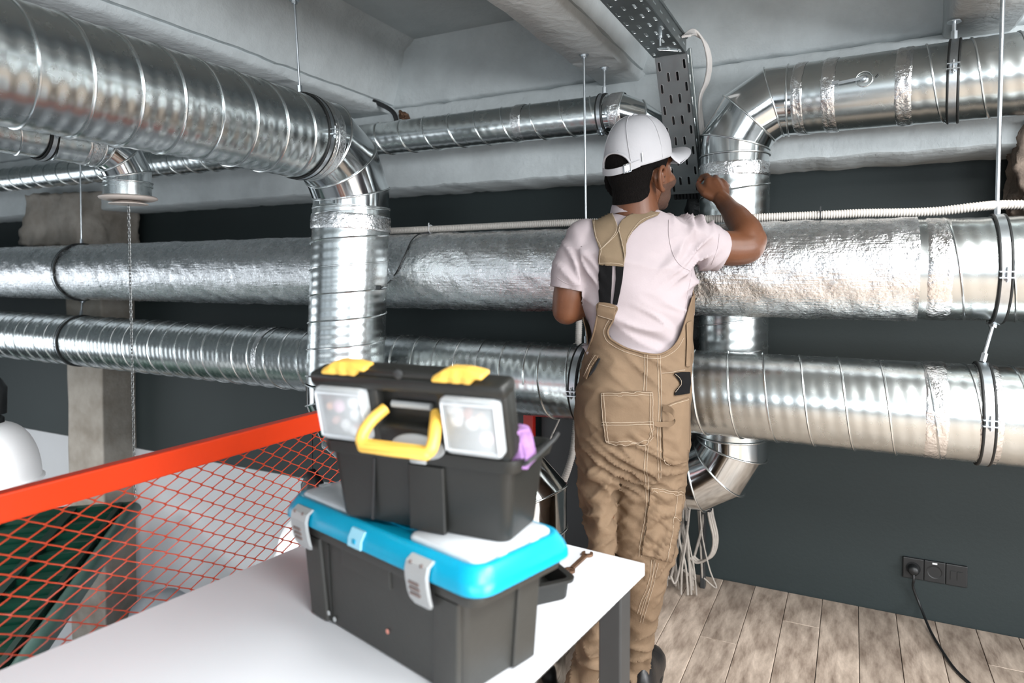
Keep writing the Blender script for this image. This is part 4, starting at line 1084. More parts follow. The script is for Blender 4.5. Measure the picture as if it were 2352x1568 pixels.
# head frame
TH, TL_ = math.radians(50), math.radians(7)
hs = (RT * math.cos(TH) - FH * math.sin(TH)).normalized()
hf0 = (FH * math.cos(TH) + RT * math.sin(TH)).normalized()
hf = (hf0 * math.cos(TL_) + Vector((0, 0, 1)) * math.sin(TL_)).normalized(); hu = hs.cross(hf).normalized()
HO = Q(1472, 408, 0.0)
MH = Matrix(((hs.x, hf.x, hu.x, HO.x), (hs.y, hf.y, hu.y, HO.y), (hs.z, hf.z, hu.z, HO.z), (0, 0, 0, 1)))
HM = Matrix((hs, hf, hu)).transposed()
def H(x, y, z): return MH @ Vector((x, y, z))
sk = MB()
def he(c, r, seg=28, rings=18): sk.ell(H(*c), r, HM, seg, rings)
he((0, -.012, .058), (.078, .102, .098)); he((0, -.03, .02), (.072, .078, .075))
he((0, .036, .0), (.066, .070, .090)); he((0, .048, -.052), (.053, .054, .050)); he((0, .084, -.082), (.024, .020, .018))
he((0, .075, .045), (.058, .032, .026)); he((.040, .068, -.015), (.026, .03, .026)); he((-.040, .068, -.015), (.026, .03, .026))
he((0, .100, -.046), (.026, .013, .009)); he((0, .099, -.057), (.022, .012, .008))
chain(sk, [(H(0, .098, .034), .009), (H(0, .112, .010), .011), (H(0, .122, -.012), .013)], 14)
for s in (-1, 1): chain(sk, [(H(s * .012, .112, -.016), .008), (H(s * .017, .106, -.018), .007)], 12)
for s in (-1, 1):
    he((s * .077, -.020, -.012), (.008, .019, .030), 18, 12)
    hel = [(s * .084, .012, .014), (s * .090, .006, .028), (s * .095, -.010, .033), (s * .098, -.024, .024), (s * .097, -.028, .004), (s * .092, -.020, -.018), (s * .086, -.006, -.031), (s * .082, .004, -.030)]
    chain(sk, [(H(p[0], p[1] - .010, p[2] - .012), .0062 if k < 6 else .0078) for k, p in enumerate(hel)], 10, 4)
    chain(sk, [(H(s * .088, -.022, .006), .0042), (H(s * .092, -.026, -.008), .0045), (H(s * .088, -.020, -.024), .004)], 8, 4)
    chain(sk, [(H(s * .080, .000, -.008), .005), (H(s * .082, .000, -.018), .0045)], 8, 3)
chain(sk, [(H(0, -.030, -.010), .060), (H(0, -.034, -.060), .0615), (Q(1460, 500, .0), .070), (Q(1452, 545, .01), .085)], 26)
# body under the clothes
rows_loft(sk, [(505, 1400, 1535, .065, .01), (545, 1352, 1572, .085, .02), (620, 1350, 1565, .095, .02), (700, 1364, 1560, .092, .02), (790, 1376, 1556, .085, .02), (880, 1362, 1550, .095, .01), (960, 1350, 1550, .10, .01), (1040, 1356, 1545, .09, .02)], 32, 2.2)
chain(sk, [(Q(1388, 1000, .02), .070), (Q(1382, 1240, -.01), .030), (Q(1380, 1440, -.015), .030), (Q(1368, 1650, -.02), .032)], 20)
chain(sk, [(Q(1490, 1000, .02), .072), (Q(1480, 1240, .045), .036), (Q(1470, 1400, .11), .032), (Q(1455, 1545, .19), .026)], 20)
# right arm
chain(sk, [(Q(1550, 552, .0), .050), (Q(1610, 563, .01), .050), (Q(1672, 570, .018), .0525), (Q(1712, 568, .022), .050), (Q(1724, 552, .032), .0475)], 22)
chain(sk, [(Q(1714, 566, .022), .0475), (Q(1716, 536, .045), .0475), (Q(1697, 505, .105), .0410), (Q(1672, 475, .20), .0305), (Q(1656, 456, .235), .0265)], 22)
sk.ell(Q(1733, 573, .018), (.022, .02, .022))
# right hand: palm, thumb and four bent fingers
def hp_(px, py, d): return pD(px, py, d)
chain(sk, [(hp_(1655, 456, 2.228), .026), (hp_(1648, 440, 2.25), .028), (hp_(1640, 424, 2.262), .026)], 16)
chain(sk, [(hp_(1660, 450, 2.235), .022), (hp_(1660, 436, 2.255), .022), (hp_(1659, 424, 2.268), .019)], 16)
chain(sk, [(hp_(1646, 450, 2.235), .021), (hp_(1630, 432, 2.255), .019), (hp_(1628, 416, 2.262), .016)], 16)
F_ = {'index': [(1629, 415, 2.262, .0135), (1623, 405, 2.288, .0125), (1613, 407, 2.308, .0110), (1606, 416, 2.305, .0095)],
      'middle': [(1643, 414, 2.264, .0135), (1643, 409, 2.302, .0125), (1634, 419, 2.322, .0110), (1626, 428, 2.315, .0095)],
      'ring': [(1657, 419, 2.268, .0130), (1657, 416, 2.304, .0120), (1650, 428, 2.326, .0108), (1642, 437, 2.318, .0095)],
      'little': [(1668, 428, 2.270, .0115), (1669, 426, 2.302, .0108), (1663, 438, 2.318, .0096), (1656, 445, 2.310, .0086)],
      'thumb': [(1637, 452, 2.236, .0165), (1620, 445, 2.245, .0140), (1609, 434, 2.266, .0118), (1604, 423, 2.288, .0100)]}
for f in F_.values():
    for k in range(3): sk.tube([hp_(*f[k][:3]), hp_(*f[k + 1][:3])], [f[k][3], f[k + 1][3]], 14, round_ends=True)
# left arm, hand resting on the foil duct
chain(sk, [(Q(1352, 565, .01), .044), (Q(1326, 610, .004), .044), (Q(1307, 668, .005), .0455), (Q(1302, 712, .02), .044)], 22)
chain(sk, [(Q(1302, 710, .02), .0435), (Q(1330, 702, .06), .042), (Q(1366, 680, .12), .034), (Q(1392, 664, .15), .027)], 20)
lh = [(1392, 664, 2.13), (1410, 650, 2.142), (1424, 640, 2.150)]
chain(sk, [(pD(*lh[0]), .027), (pD(*lh[1]), .026), (pD(*lh[2]), .020)], 16)
for k, (x, y) in enumerate(((1436, 612), (1444, 622), (1447, 634), (1444, 648))):
    bx, by = 1424 + k * 2, 632 + k * 5
    a, b_, c = pD(bx, by, 2.148), pD((bx + x) / 2 + 2, (by + y) / 2 - 4, 2.155), pD(x + 6, y - 4, 2.162)
    sk.tube([a, b_], [.0105, .0095], 12, round_ends=True); sk.tube([b_, c], [.0095, .008], 12, round_ends=True)
a, b_, c = pD(1402, 645, 2.135), pD(1404, 624, 2.145), pD(1410, 608, 2.152)
sk.tube([a, b_], [.013, .011], 12, round_ends=True); sk.tube([b_, c], [.011, .009], 12, round_ends=True)
BV, BT = remesh(sk, .0042, 3)
body = mesh('body', BV, BT, M['skin'], W)
BN = vnormals(BV, BT)
# local head coordinates of each vertex
Hi = np.array(MH.inverted())
HL = BV @ Hi[:3, :3].T + Hi[:3, 3]
# hair: scalp region as its own cropped shell
xh, yh, zh = HL[:, 0], HL[:, 1], HL[:, 2]
line = np.where(yh > .035, .048 + (yh - .035) * .9, np.where(yh > .018, .028 - (.035 - yh) * 4.2 + .02, np.where(yh > -.03, .012 + .0 * yh + (yh + .03) * .5, -.055 - (yh + .03) * -.25)))
sidey = np.interp(yh, [-.12, -.07, -.052, -.044, -.038, .004, .010, .022, .030, .045, .075, .12], [-.078, -.070, -.058, -.045, .012, .026, -.02, -.022, .03, .048, .066, .075])
sidey = np.where(xh < 0, np.interp(yh, [-.12, -.05, .02, .04, .075, .12], [-.078, -.068, -.02, .045, .066, .075]), sidey)
sel = np.minimum(zh - sidey, .16 - np.abs(HL).max(axis=1)) 
sel = np.where((xh > .0785) & (yh > -.052), -.01, sel)
HV = BV + BN * (.0045 + .0012 * nfield(BV, (160, 160, 160)))[:, None]
near = np.linalg.norm(HL, axis=1) < .24
sel = np.where(near, sel, -1)
v, t = clip(HV, BT[(sel[BT] > 0).any(axis=1)], sel)
mesh('hair', v, t, M['hair'], W)
bsel = np.minimum(-.026 - zh + np.clip((yh - .03), 0, 1) * .25, np.minimum(yh - .022, .115 - np.abs(zh)))
bsel = np.where(near & (zh > -.12), bsel, -1)
v, t = clip(BV + BN * .0012, BT[(bsel[BT] > 0).any(axis=1)], bsel); mesh('stubble', v, t, M['stubble'], W)
for s in (-1, 1):
    q = MB(); q.ell(H(s * .032, .086, .018), (.0125, .0125, .0125)); e = q.obj('eye', M['eye'], W)
    q = MB(); q.ell(H(s * .033, .096, .018), (.0055, .004, .0055)); q.obj('iris', M['black'], e)
    q = MB(); q.tube([H(s * .014, .106, .036), H(s * .032, .103, .042), H(s * .052, .088, .036)], [.003, .0045, .003], 8); q.obj('eyebrow', M['hair'], W)
def inpoly(poly, x, y):
    """signed distance in pixels, positive inside"""
    ins = False; dmin = 1e9; n = len(poly)
    for i in range(n):
        x0, y0 = poly[i]; x1, y1 = poly[(i + 1) % n]
        if (y0 > y) != (y1 > y) and x < (x1 - x0) * (y - y0) / (y1 - y0) + x0: ins = not ins
        t = max(0, min(1, ((x - x0) * (x1 - x0) + (y - y0) * (y1 - y0)) / max(1e-9, (x1 - x0) ** 2 + (y1 - y0) ** 2)))
        dmin = min(dmin, math.hypot(x - x0 - t * (x1 - x0), y - y0 - t * (y1 - y0)))
    return dmin if ins else -dmin
# ---- shirt
sh = MB()
rows_loft(sh, [(489, 1398, 1532, .060, .01), (500, 1375, 1556, .078, .01), (515, 1345, 1585, .095, .015), (540, 1318, 1600, .110, .02), (580, 1306, 1600, .121, .02), (630, 1316, 1593, .126, .02), (690, 1336, 1588, .124, .02), (740, 1347, 1585, .118, .02), (790, 1356, 1580, .114, .02), (850, 1350, 1576, .114, .015), (880, 1352, 1574, .112, .015)], 44, 2.3)
chain(sh, [(Q(1345, 548, .01), .064), (Q(1326, 590, .005), .058), (Q(1311, 632, .0), .0535), (Q(1303, 672, .005), .0515)], 24)
chain(sh, [(Q(1545, 545, .0), .070), (Q(1590, 554, .005), .066), (Q(1630, 566, .012), .061), (Q(1664, 577, .03), .0575)], 24)
SV, ST = remesh(sh, .0062, 6)
SN = vnormals(SV, ST); px, py = pix(SV)
# folds: drape towards the waist and pulled folds round the raised arm
wz = np.clip((py - 690) / 90, 0, 1); wa_ = np.exp(-(((px - 1590) / 60) ** 2 + ((py - 600) / 55) ** 2)); wt = np.exp(-(((px - 1600) / 55) ** 2 + ((py - 500) / 30) ** 2))
wl = np.exp(-(((px - 1330) / 45) ** 2 + ((py - 620) / 70) ** 2))
SR = SV @ np.array([[RT.x, FH.x, 0], [RT.y, FH.y, 0], [0, 0, 1]])
rot = lambda V, a: np.stack([V[:, 0] * math.cos(a) + V[:, 2] * math.sin(a), V[:, 1], -V[:, 0] * math.sin(a) + V[:, 2] * math.cos(a)], axis=1)
f = .0015 * nfield(SR, (9, 9, 9)) + wz * .0085 * ridged(rot(SR, -.45), (5, 5, 19), 3) + wa_ * .009 * ridged(rot(SR, .7), (6, 6, 26), 9) + wt * .008 * ridged(rot(SR, 0), (34, 6, 8), 1) + wl * .007 * ridged(rot(SR, -1.0), (5, 5, 24), 5) + .0035 * ridged(rot(SR, -.5), (3, 3, 10), 7)
SV = SV + SN * (f * 1.45)[:, None]
# cut the neck hole and the cuffs
P_ = lambda p: np.array(p)
def plane_s(V, p, n): return (V - P_(p)) @ P_(Vector(n).normalized())
def sleeve_cut(V, p, a, region):
    s = plane_s(V, p, a); return np.where(region, s, 1)
s1 = np.where((px > 1600), -plane_s(SV, Q(1654, 574, .02), Q(1655, 575, .02) - Q(1600, 556, .0)), 1)
s2 = np.where((px < 1345) & (py > 600) , -plane_s(SV, Q(1304, 664, .0), Q(1303, 672, .0) - Q(1315, 610, .0)), 1)
reg2 = (np.linalg.norm(SV - P_(Q(1306, 650, .0)), axis=1) < .095); s2 = np.where(reg2 & (px < 1338), s2, 1)
nb = Q(1460, 495, .005)
s3 = -(np.sqrt(((SV - P_(nb)) @ P_(RT)) ** 2 / .071 ** 2 + ((SV - P_(nb)) @ P_(FH)) ** 2 / .068 ** 2) - 1) * .05
s3 = np.where((py < 520), -s3, 1)
s = np.minimum(np.minimum(s1, s2), s3)
WE = [(1345, 838), (1362, 812), (1372, 790), (1384, 765), (1395, 775), (1412, 797), (1438, 811), (1460, 819), (1484, 825), (1512, 827), (1536, 820), (1556, 806), (1572, 780), (1600, 740), (1600, 1000), (1250, 1000), (1250, 845)]
s4 = np.array([-inpoly(WE, a, b) * .001 if b > 735 else 1 for a, b in zip(px, py)])
s = np.minimum(s, s4)
v, t = clip(SV, ST, s)
shirt = mesh('tshirt', v, t, M['shirt'], W, 0)
so_ = shirt.modifiers.new('solid', 'SOLIDIFY'); so_.thickness = .0022; so_.offset = -1
SBV = BVHTree.FromPolygons([tuple(x) for x in SV], [tuple(int(i) for i in t) for t in ST])
# ribbed collar standing up at the neck
L = []
for hgt, k in ((-.006, 1.05), (.004, 1.03), (.016, .99), (.026, .955), (.028, .94), (.024, .925), (.004, .93)):
    l = []
    for j in range(48):
        a = 2 * PI * j / 48
        c = nb + RT * (-.004) - FH * 0
        up_z = hgt + .014 * -math.sin(a) - .007 * math.cos(a)
        l.append(c + RT * (.070 * k * math.cos(a)) + FH * (.070 * k * math.sin(a)) + Vector((0, 0, up_z - .004)))
    L.append(l)
q = MB(); q.loft(L, False, False); q.obj('collar', M['shirt'], W)
def castS(bvh, px, py, off):
    r = ray(px, py); h = bvh.ray_cast(EYE, r.normalized())
    if h[0] is None: return None
    n = h[1] if h[1].dot(r) < 0 else -h[1]
    return h[0] + n * off - r.normalized() * off * .5, n
def drape(name, poly, bvh, off, m, parent, step=4, thick=.002, smooth=2):
    """cloth patch lying on a surface, outline given on the photograph"""
    xs = np.arange(min(p[0] for p in poly) - step, max(p[0] for p in poly) + step * 1.5, step)
    ys = np.arange(min(p[1] for p in poly) - step, max(p[1] for p in poly) + step * 1.5, step)
    idx = {}; V = []; S = []; D = {}
    for i, x in enumerate(xs):
        for j, y in enumerate(ys):
            c = castS(bvh, x, y, off)
            if c is None: continue
            idx[i, j] = len(V); V.append(c[0]); S.append(inpoly(poly, x, y))
    T = []
    for i in range(len(xs) - 1):
        for j in range(len(ys) - 1):
            k = [idx.get((i, j)), idx.get((i + 1, j)), idx.get((i + 1, j + 1)), idx.get((i, j + 1))]
            if None in k: continue
            ds = [(V[a] - EYE).dot(FW) for a in k]
            if max(ds) - min(ds) > .06: continue
            T += [(k[0], k[2], k[1]), (k[0], k[3], k[2])]
    V = np.array([tuple(v) for v in V]); v, t = clip(V, T, S)
    return mesh(name, v, t, m, parent, thick) if len(t) else None
def stitch(name, pts, bvh, off, parent, r=.00062, m='thread', n=8):
    """run of single stitches: short raised threads along a line"""
    P = smoothpath([Vector((p[0], p[1], 0)) for p in pts], n) if len(pts) > 2 else [Vector((p[0], p[1], 0)) for p in pts]
    D = []
    for a, b in zip(P[:-1], P[1:]):
        k = max(1, int((b - a).length / 4))
        D += [a.lerp(b, i / k) for i in range(k)]
    D.append(P[-1]); Q3 = []
    for p in D:
        c = castS(bvh, p.x, p.y, off)
        if c: Q3.append(c[0])
    runs = [[]]
    for p in Q3:
        if runs[-1] and (p - runs[-1][-1]).length > .03: runs.append([])
        runs[-1].append(p)
    q = MB()
    for r_ in runs:
        if len(r_) > 1: q.tube(r_, r, 5)
    if q.v: return q.obj(name, M[m], parent)
def off_line(pts, d):
    out = []
    for i, p in enumerate(pts):
        a = Vector(pts[max(0, i - 1)]); b = Vector(pts[min(len(pts) - 1, i + 1)]); t = (b - a).normalized()
        out.append((p[0] - t.y * d, p[1] + t.x * d))
    return out
def dstitch(name, pts, bvh, off, parent, gap=6, **k):
    stitch(name, pts, bvh, off, parent, **k); stitch(name, off_line(pts, gap), bvh, off, parent, **k)
stitch('sleeve_seam', [(1536, 505), (1536, 540), (1543, 575), (1556, 602), (1572, 616), (1590, 622)], SBV, .0006, shirt, .0011, 'shirt')
stitch('side_seam', [(1590, 625), (1578, 680), (1572, 720)], SBV, .0004, shirt, .0008, 'shirt')
stitch('cuff_hem', [(1652, 537), (1648, 570), (1634, 608)], SBV, .0004, shirt, .0009, 'shirt')
stitch('cuff_hem', [(1281, 638), (1305, 652), (1334, 655)], SBV, .0004, shirt, .0009, 'shirt')
# ---- dungarees
tr_ = MB()
rows_loft(tr_, [(640, 1318, 1596, .133, .02), (690, 1331, 1592, .132, .02), (740, 1342, 1589, .128, .02), (790, 1350, 1587, .126, .02), (850, 1337, 1583, .133, .018), (900, 1325, 1582, .142, .01), (960, 1320, 1581, .146, .008), (1020, 1321, 1579, .140, .01), (1062, 1326, 1574, .125, .015), (1085, 1345, 1560, .08, .015)], 44, 2.5)
def leg(rows): rows_loft(tr_, rows, 30, 2.2)
leg([(1000, 1322, 1452, .125, .01), (1060, 1325, 1430, .115, .012), (1110, 1331, 1413, .10, .008), (1180, 1343, 1410, .088, .0), (1250, 1350, 1411, .083, -.01), (1330, 1350, 1416, .08, -.015), (1420, 1344, 1421, .078, -.015), (1490, 1330, 1424, .08, -.02), (1545, 1315, 1426, .085, -.02), (1600, 1306, 1426, .088, -.02), (1640, 1312, 1424, .08, -.02)])
leg([(1000, 1420, 1580, .125, .02), (1060, 1400, 1576, .118, .022), (1110, 1403, 1570, .105, .028), (1180, 1408, 1561, .095, .035), (1250, 1411, 1551, .09, .045), (1300, 1417, 1538, .088, .06), (1360, 1424, 1520, .084, .085), (1430, 1426, 1504, .08, .13), (1500, 1424, 1487, .075, .17), (1552, 1420, 1480, .078, .19)])
TV, TT = remesh(tr_, .0066, 5)
TN = vnormals(TV, TT); px, py = pix(TV)
TR = TV @ np.array([[RT.x, FH.x, 0], [RT.y, FH.y, 0], [0, 0, 1]])
g = lambda cx, cy, rx, ry: np.exp(-(((px - cx) / rx) ** 2 + ((py - cy) / ry) ** 2))
w1 = g(1450, 1085, 110, 75); w2 = g(1520, 1230, 60, 130); w3 = g(1365, 1180, 70, 150); w4 = np.clip((py - 1400) / 150, 0, 1); w5 = g(1440, 860, 120, 45)
f = .0016 * nfield(TR, (12, 12, 12)) + .0016 * ridged(TR, (9, 9, 14), 2) \
  + w1 * (.0095 * ridged(rot(TR, -.5), (9, 9, 30), 4) + .003 * ridged(rot(TR, .6), (8, 8, 30), 8)) \
  + w2 * (.0070 * ridged(rot(TR, .9), (10, 10, 31), 6) + .003 * ridged(rot(TR, -.5), (10, 10, 34), 2)) \
  + w3 * .0065 * ridged(rot(TR, .75), (8, 8, 26), 9) + w4 * .010 * ridged(rot(TR, .35), (12, 12, 20), 1) + w5 * .0055 * ridged(rot(TR, -.55), (6, 6, 24), 12)
TV = TV + TN * (f * 1.15)[:, None]
TBV = BVHTree.FromPolygons([tuple(x) for x in TV], [tuple(int(i) for i in t) for t in TT])
# back edge: scooped waist, strip going up to the strap on the left, bib edge on the right
edge_ = 0
edge = [(1200, 880), (1300, 850), (1332, 836), (1346, 816), (1357, 788), (1366, 756), (1372, 724), (1375, 697), (1415, 704), (1411, 724), (1407, 738), (1400, 750), (1396, 762), (1400, 775), (1412, 785), (1438, 799), (1460, 806), (1484, 812), (1512, 814), (1533, 806), (1550, 792), (1562, 772), (1573, 740), (1583, 705), (1590, 680), (1640, 660)]
poly = edge + [(1700, 1800), (1200, 1800)]
back = ((TV - P_(Q(1450, 800, .02))) @ P_(FH)) < .03
inside = np.array([inpoly(poly, a, b) if (600 < b < 870) else 50 for a, b in zip(px, py)])
zfront = CZ - .02
fr = np.where(np.abs(px - 1460) < 95, 1.0, CZ - .05 - TV[:, 2]) * 0 + (CZ + .02 - TV[:, 2]) * 1000
depth = (TV - P_(Q(1450, 800, .02))) @ P_(FH)
blend = np.clip((depth - .0) / .04, 0, 1)
s = inside * (1 - blend) + fr * blend
s = np.where(py > 868, 50, s)
v, t = clip(TV, TT, s)
dung = mesh('dungarees', v, t, M['khaki'], W)
so_ = dung.modifiers.new('solid', 'SOLIDIFY'); so_.thickness = .003; so_.offset = -1
pe = edge[3:-2]
q = MB(); pts = [castS(TBV, a, b, .001) for a, b in [(p.x, p.y) for p in smoothpath([Vector((a, b, 0)) for a, b in pe], 6)]]
q.tube([p[0] for p in pts if p], .0028, 8); q.obj('edge_binding', M['khaki'], W)
stitch('edge_stitching', off_line(pe, 9)[5:-2], TBV, .0012, dung)
# yoke of the braces, elastic straps
CB = BVHTree.FromPolygons([tuple(x) for x in SV], [tuple(int(i) for i in t) for t in ST])
lst = [(1358, 500), (1372, 494), (1405, 483), (1410, 500), (1420, 525), (1427, 545), (1434, 561), (1433, 612), (1375, 608), (1377, 574), (1368, 545), (1362, 520)]
drape('yoke', lst, CB, .003, M['khaki_dark'], W, 3.5, .0025)
rst = [(1419, 523), (1428, 509), (1440, 500), (1460, 492), (1480, 486), (1516, 492), (1508, 498), (1488, 506), (1469, 517), (1452, 534), (1444, 547), (1438, 562), (1437, 585), (1434, 600), (1428, 570), (1424, 545)]
drape('yoke_strap', rst, CB, .0055, M['khaki_dark'], W, 3, .0025)
for ln in ([(1366, 508), (1370, 540), (1381, 575), (1379, 604)], [(1408, 496), (1417, 530), (1383, 574)], [(1421, 528), (1432, 575), (1434, 604)], [(1505, 497), (1470, 511), (1446, 540), (1440, 556)], [(1379, 603), (1405, 603), (1431, 606)], [(1423, 524), (1416, 540), (1379, 578)]):
    stitch('yoke_stitching', ln, CB, .0088, W, .0006, n=5)
drape('elastic_strap', [(1376, 606), (1407, 607), (1406, 650), (1403, 699), (1378, 695), (1376, 650)], CB, .0025, M['elastic'], W, 3.5, .002)
drape('elastic_strap', [(1414, 608), (1433, 610), (1430, 640), (1425, 670), (1418, 700), (1408, 698), (1412, 670), (1415, 640)], CB, .0025, M['elastic'], W, 3, .002)
drape('strap_end', [(1376, 693), (1416, 702), (1410, 735), (1371, 724)], TBV, .0025, M['khaki'], W, 3, .002)
stitch('edge_stitching', [(1375, 723), (1408, 734)], TBV, .005, W); stitch('edge_stitching', [(1378, 699), (1412, 707)], TBV, .005, W)
# seat pocket and stitched seams
pk = [(1381, 901), (1440, 900), (1500, 900), (1501, 1002), (1488, 1020), (1440, 1023), (1391, 1019), (1384, 960)]
drape('seat_pocket', pk, TBV, .0028, M['khaki'], W, 4, .0025)
dstitch('pocket_stitching', [(1383, 903), (1440, 902), (1498, 902)], TBV, .0062, W, 6)
dstitch('pocket_stitching', [(1382, 903), (1386, 960), (1393, 1017)], TBV, .0062, W, -6)
dstitch('pocket_stitching', [(1498, 903), (1499, 960), (1499, 1001)], TBV, .0062, W, 6)
dstitch('pocket_stitching', [(1393, 1018), (1440, 1021), (1487, 1018), (1499, 1002)], TBV, .0062, W, -6, n=1)
dstitch('pocket_stitching', [(1384, 970), (1440, 970), (1499, 968)], TBV, .0062, W, 6)
for ln in ([(1487, 812), (1486, 855), (1484, 898)], [(1516, 813), (1518, 870), (1519, 933), (1516, 985), (1517, 1040), (1518, 1098)], [(1489, 1024), (1487, 1050), (1485, 1075), (1489, 1112), (1489, 1180), (1480, 1225), (1473, 1278)], [(1503, 1286), (1495, 1340), (1478, 1383), (1470, 1410)], [(1512, 1292), (1500, 1345), (1484, 1400), (1476, 1430)]):
    dstitch('seam_stitching', ln, TBV, .0012, dung, 6)
dstitch('seam_stitching', [(1424, 1434), (1410, 1480), (1393, 1530), (1378, 1566)], TBV, .0012, dung, 6)
# thigh pocket on the right leg
drape('thigh_pocket', [(1493, 1120), (1530, 1124), (1569, 1127), (1558, 1215), (1541, 1290), (1506, 1280), (1473, 1272), (1484, 1210)], TBV, .0022, M['khaki'], W, 4, .0025)
dstitch('pocket_stitching', [(1494, 1122), (1530, 1126), (1566, 1129)], TBV, .0056, W, 6)
stitch('pocket_stitching', [(1554, 1130), (1548, 1186), (1532, 1286)], TBV, .0056, W)
stitch('pocket_stitching', [(1548, 1186), (1559, 1192)], TBV, .0056, W)
# side pocket, the shade in its opening laid on as a black patch, hammer loop, button placket
drape('side_panel', [(1519, 935), (1545, 925), (1582, 912), (1582, 1000), (1577, 1060), (1545, 1068), (1536, 1066), (1522, 1052)], TBV, .0022, M['khaki'], W, 4, .0022)
stitch('pocket_stitching', [(1521, 936), (1545, 928), (1578, 917)], TBV, .0055, W); stitch('pocket_stitching', [(1524, 1054), (1536, 1066), (1540, 1062)], TBV, .0055, W, n=1)
drape('pocket_hole_shade', [(1546, 856), (1582, 854), (1583, 880), (1580, 903), (1546, 909), (1550, 895), (1562, 882)], TBV, .0035, M['elastic'], W, 3, .002)
stitch('pocket_stitching', [(1549, 857), (1558, 868), (1561, 880), (1555, 890), (1548, 900)], TBV, .0068, W)
stitch('pocket_stitching', [(1520, 857), (1550, 853), (1572, 849)], TBV, .002, dung)
lp = [castS(TBV, a, b, o)[0] for a, b, o in ((1501, 970, .004), (1512, 972, .006), (1524, 973, .010), (1535, 970, .016), (1541, 958, .022), (1537, 945, .022), (1530, 938, .014), (1520, 936, .005))]
q = MB(); lpp = smoothpath(lp, 4); L = []
for i, p in enumerate(lpp):
    tt_ = (lpp[min(len(lpp) - 1, i + 1)] - lpp[max(0, i - 1)]).normalized(); nn = -FW; w_ = tt_.cross(nn).normalized()
    L.append([p + Vector((0, 0, 1)) * .010 * .8 + w_ * .002, p + Vector((0, 0, 1)) * .010 * .8 + w_ * .002 + nn * .002, p - Vector((0, 0, 1)) * .008 + nn * .002, p - Vector((0, 0, 1)) * .008])
q.loft(L); q.obj('hammer_loop', M['khaki'], W)
drape('placket', [(1366, 812), (1378, 818), (1360, 845), (1350, 872), (1341, 862), (1352, 838)], TBV, .004, M['khaki'], W, 3, .0025)
drape('placket_gap_shade', [(1377, 822), (1381, 824), (1368, 850), (1354, 868), (1356, 858)], TBV, .003, M['black'], W, 2.5, .001)  # black patch stands for the shade inside the slit
stitch('pocket_stitching', [(1371, 816), (1356, 842), (1346, 864)], TBV, .0075, W)
drape('bib_strap', [(1574, 742), (1586, 735), (1586, 800), (1582, 842), (1573, 840), (1575, 790)], TBV, .003, M['khaki'], W, 3, .002)
# ---- shoes
def shoe(c, ang, name):
    f = FH * math.cos(ang) + RT * math.sin(ang); s_ = Vector((f.y, -f.x, 0))
    MS = Matrix(((s_.x, f.x, 0, c.x), (s_.y, f.y, 0, c.y), (0, 0, 1, 0), (0, 0, 0, 1)))
    q = MB(MS); up_l = []
    for y, w, h in ((-.085, .030, .075), (-.078, .058, .105), (-.055, .078, .125), (-.01, .084, .128), (.03, .084, .105), (.08, .094, .080), (.13, .098, .068), (.17, .088, .060), (.20, .060, .050), (.212, .03, .036)):
        up_l.append([Vector((w / 2 * math.cos(a) , y, .022 + max(-.008, (h - .022) * math.sin(a)))) for a in [2 * PI * i / 24 for i in range(24)]])
    q.loft(up_l); o = q.obj(name, M['shoe'], W)
    q = MB(MS); L = []
    for z, k in ((0.001, .97), (.004, 1.0), (.022, 1.0), (.026, .96)):
        l = []
        for i in range(36):
            a = 2 * PI * i / 36; yy = .063 + .152 * math.sin(a); ww = (.046 if math.sin(a) > -.2 else .040) * (1 + .08 * math.sin(a)); l.append(Vector((ww * math.cos(a) * k, yy * 1 if k == 1 else .063 + .152 * k * math.sin(a), z)))
        L.append(l)
    q.loft(L); q.obj('sole', M['rubber'], o)
rf = pZ(1482, 1588, 0.0); lf = pZ(1370, 1700, 0.0)
shoe(rf, .35, 'shoe'); shoe(lf, -.15, 'shoe')
# ---- cap
def capP(ph, t):
    """ph = angle from the face direction, t = 0 rim .. 1 top; head coordinates"""
    a, b = .0885, .114
    zb = .046 + .022 * math.cos(ph) - .004
    zt = .179
    r = math.cos(t * PI / 2) ** .72; z = zb + (zt - zb) * math.sin(t * PI / 2) ** .95
    fr = 1 + .10 * max(0, math.cos(ph)) * math.sin(t * PI) * .8
    return Vector((a * r * math.sin(ph), -.008 + b * r * math.cos(ph) * fr, z + .004 * math.sin(t * PI) * math.cos(ph)))
V = []; S = []; np_, nt_ = 120, 40
for i in range(nt_ + 1):
    for j in range(np_):
        ph = 2 * PI * j / np_ - PI; t = min(1, i / nt_ * .999)
        p = capP(ph, t)
        w = .0016 * nz(p + Vector((1, 2, 3)), 22) * (1 - t)
        V.append(H(*(p * (1 + w / .1))))
        # arched opening at the back
        d = (abs(ph) - PI)  # 0 at the back, negative towards the front
        zo = capP(ph, 0).z; S.append(math.hypot(d / .62, max(0, p.z - zo) / .052) - 1 if abs(d) < 1.2 else 1)
T = []
for i in range(nt_):
    for j in range(np_):
        j2 = (j + 1) % np_; a, b, c, d = i * np_ + j, i * np_ + j2, (i + 1) * np_ + j2, (i + 1) * np_ + j
        T += [(a, b, c), (a, c, d)]
v, t = clip(np.array([tuple(x) for x in V]), T, S)
crown = mesh('cap_crown', v, t, M['cap'], W, .0022)
arch = [H(*capP(PI - .62 * math.cos(a), 0)) for a in (0,)]
pts = []
for k in range(31):
    u = -1 + 2 * k / 30; ph = PI + .62 * u; zo = .052 * math.sqrt(max(0, 1 - u * u))
    lo, hi = 0, 1
    for _ in range(20):
        m_ = (lo + hi) / 2
        if capP(ph, m_).z - capP(ph, 0).z < zo: lo = m_
        else: hi = m_
    p = capP(ph, lo); pts.append(H(p.x * 1.02, p.y * 1.02, p.z))
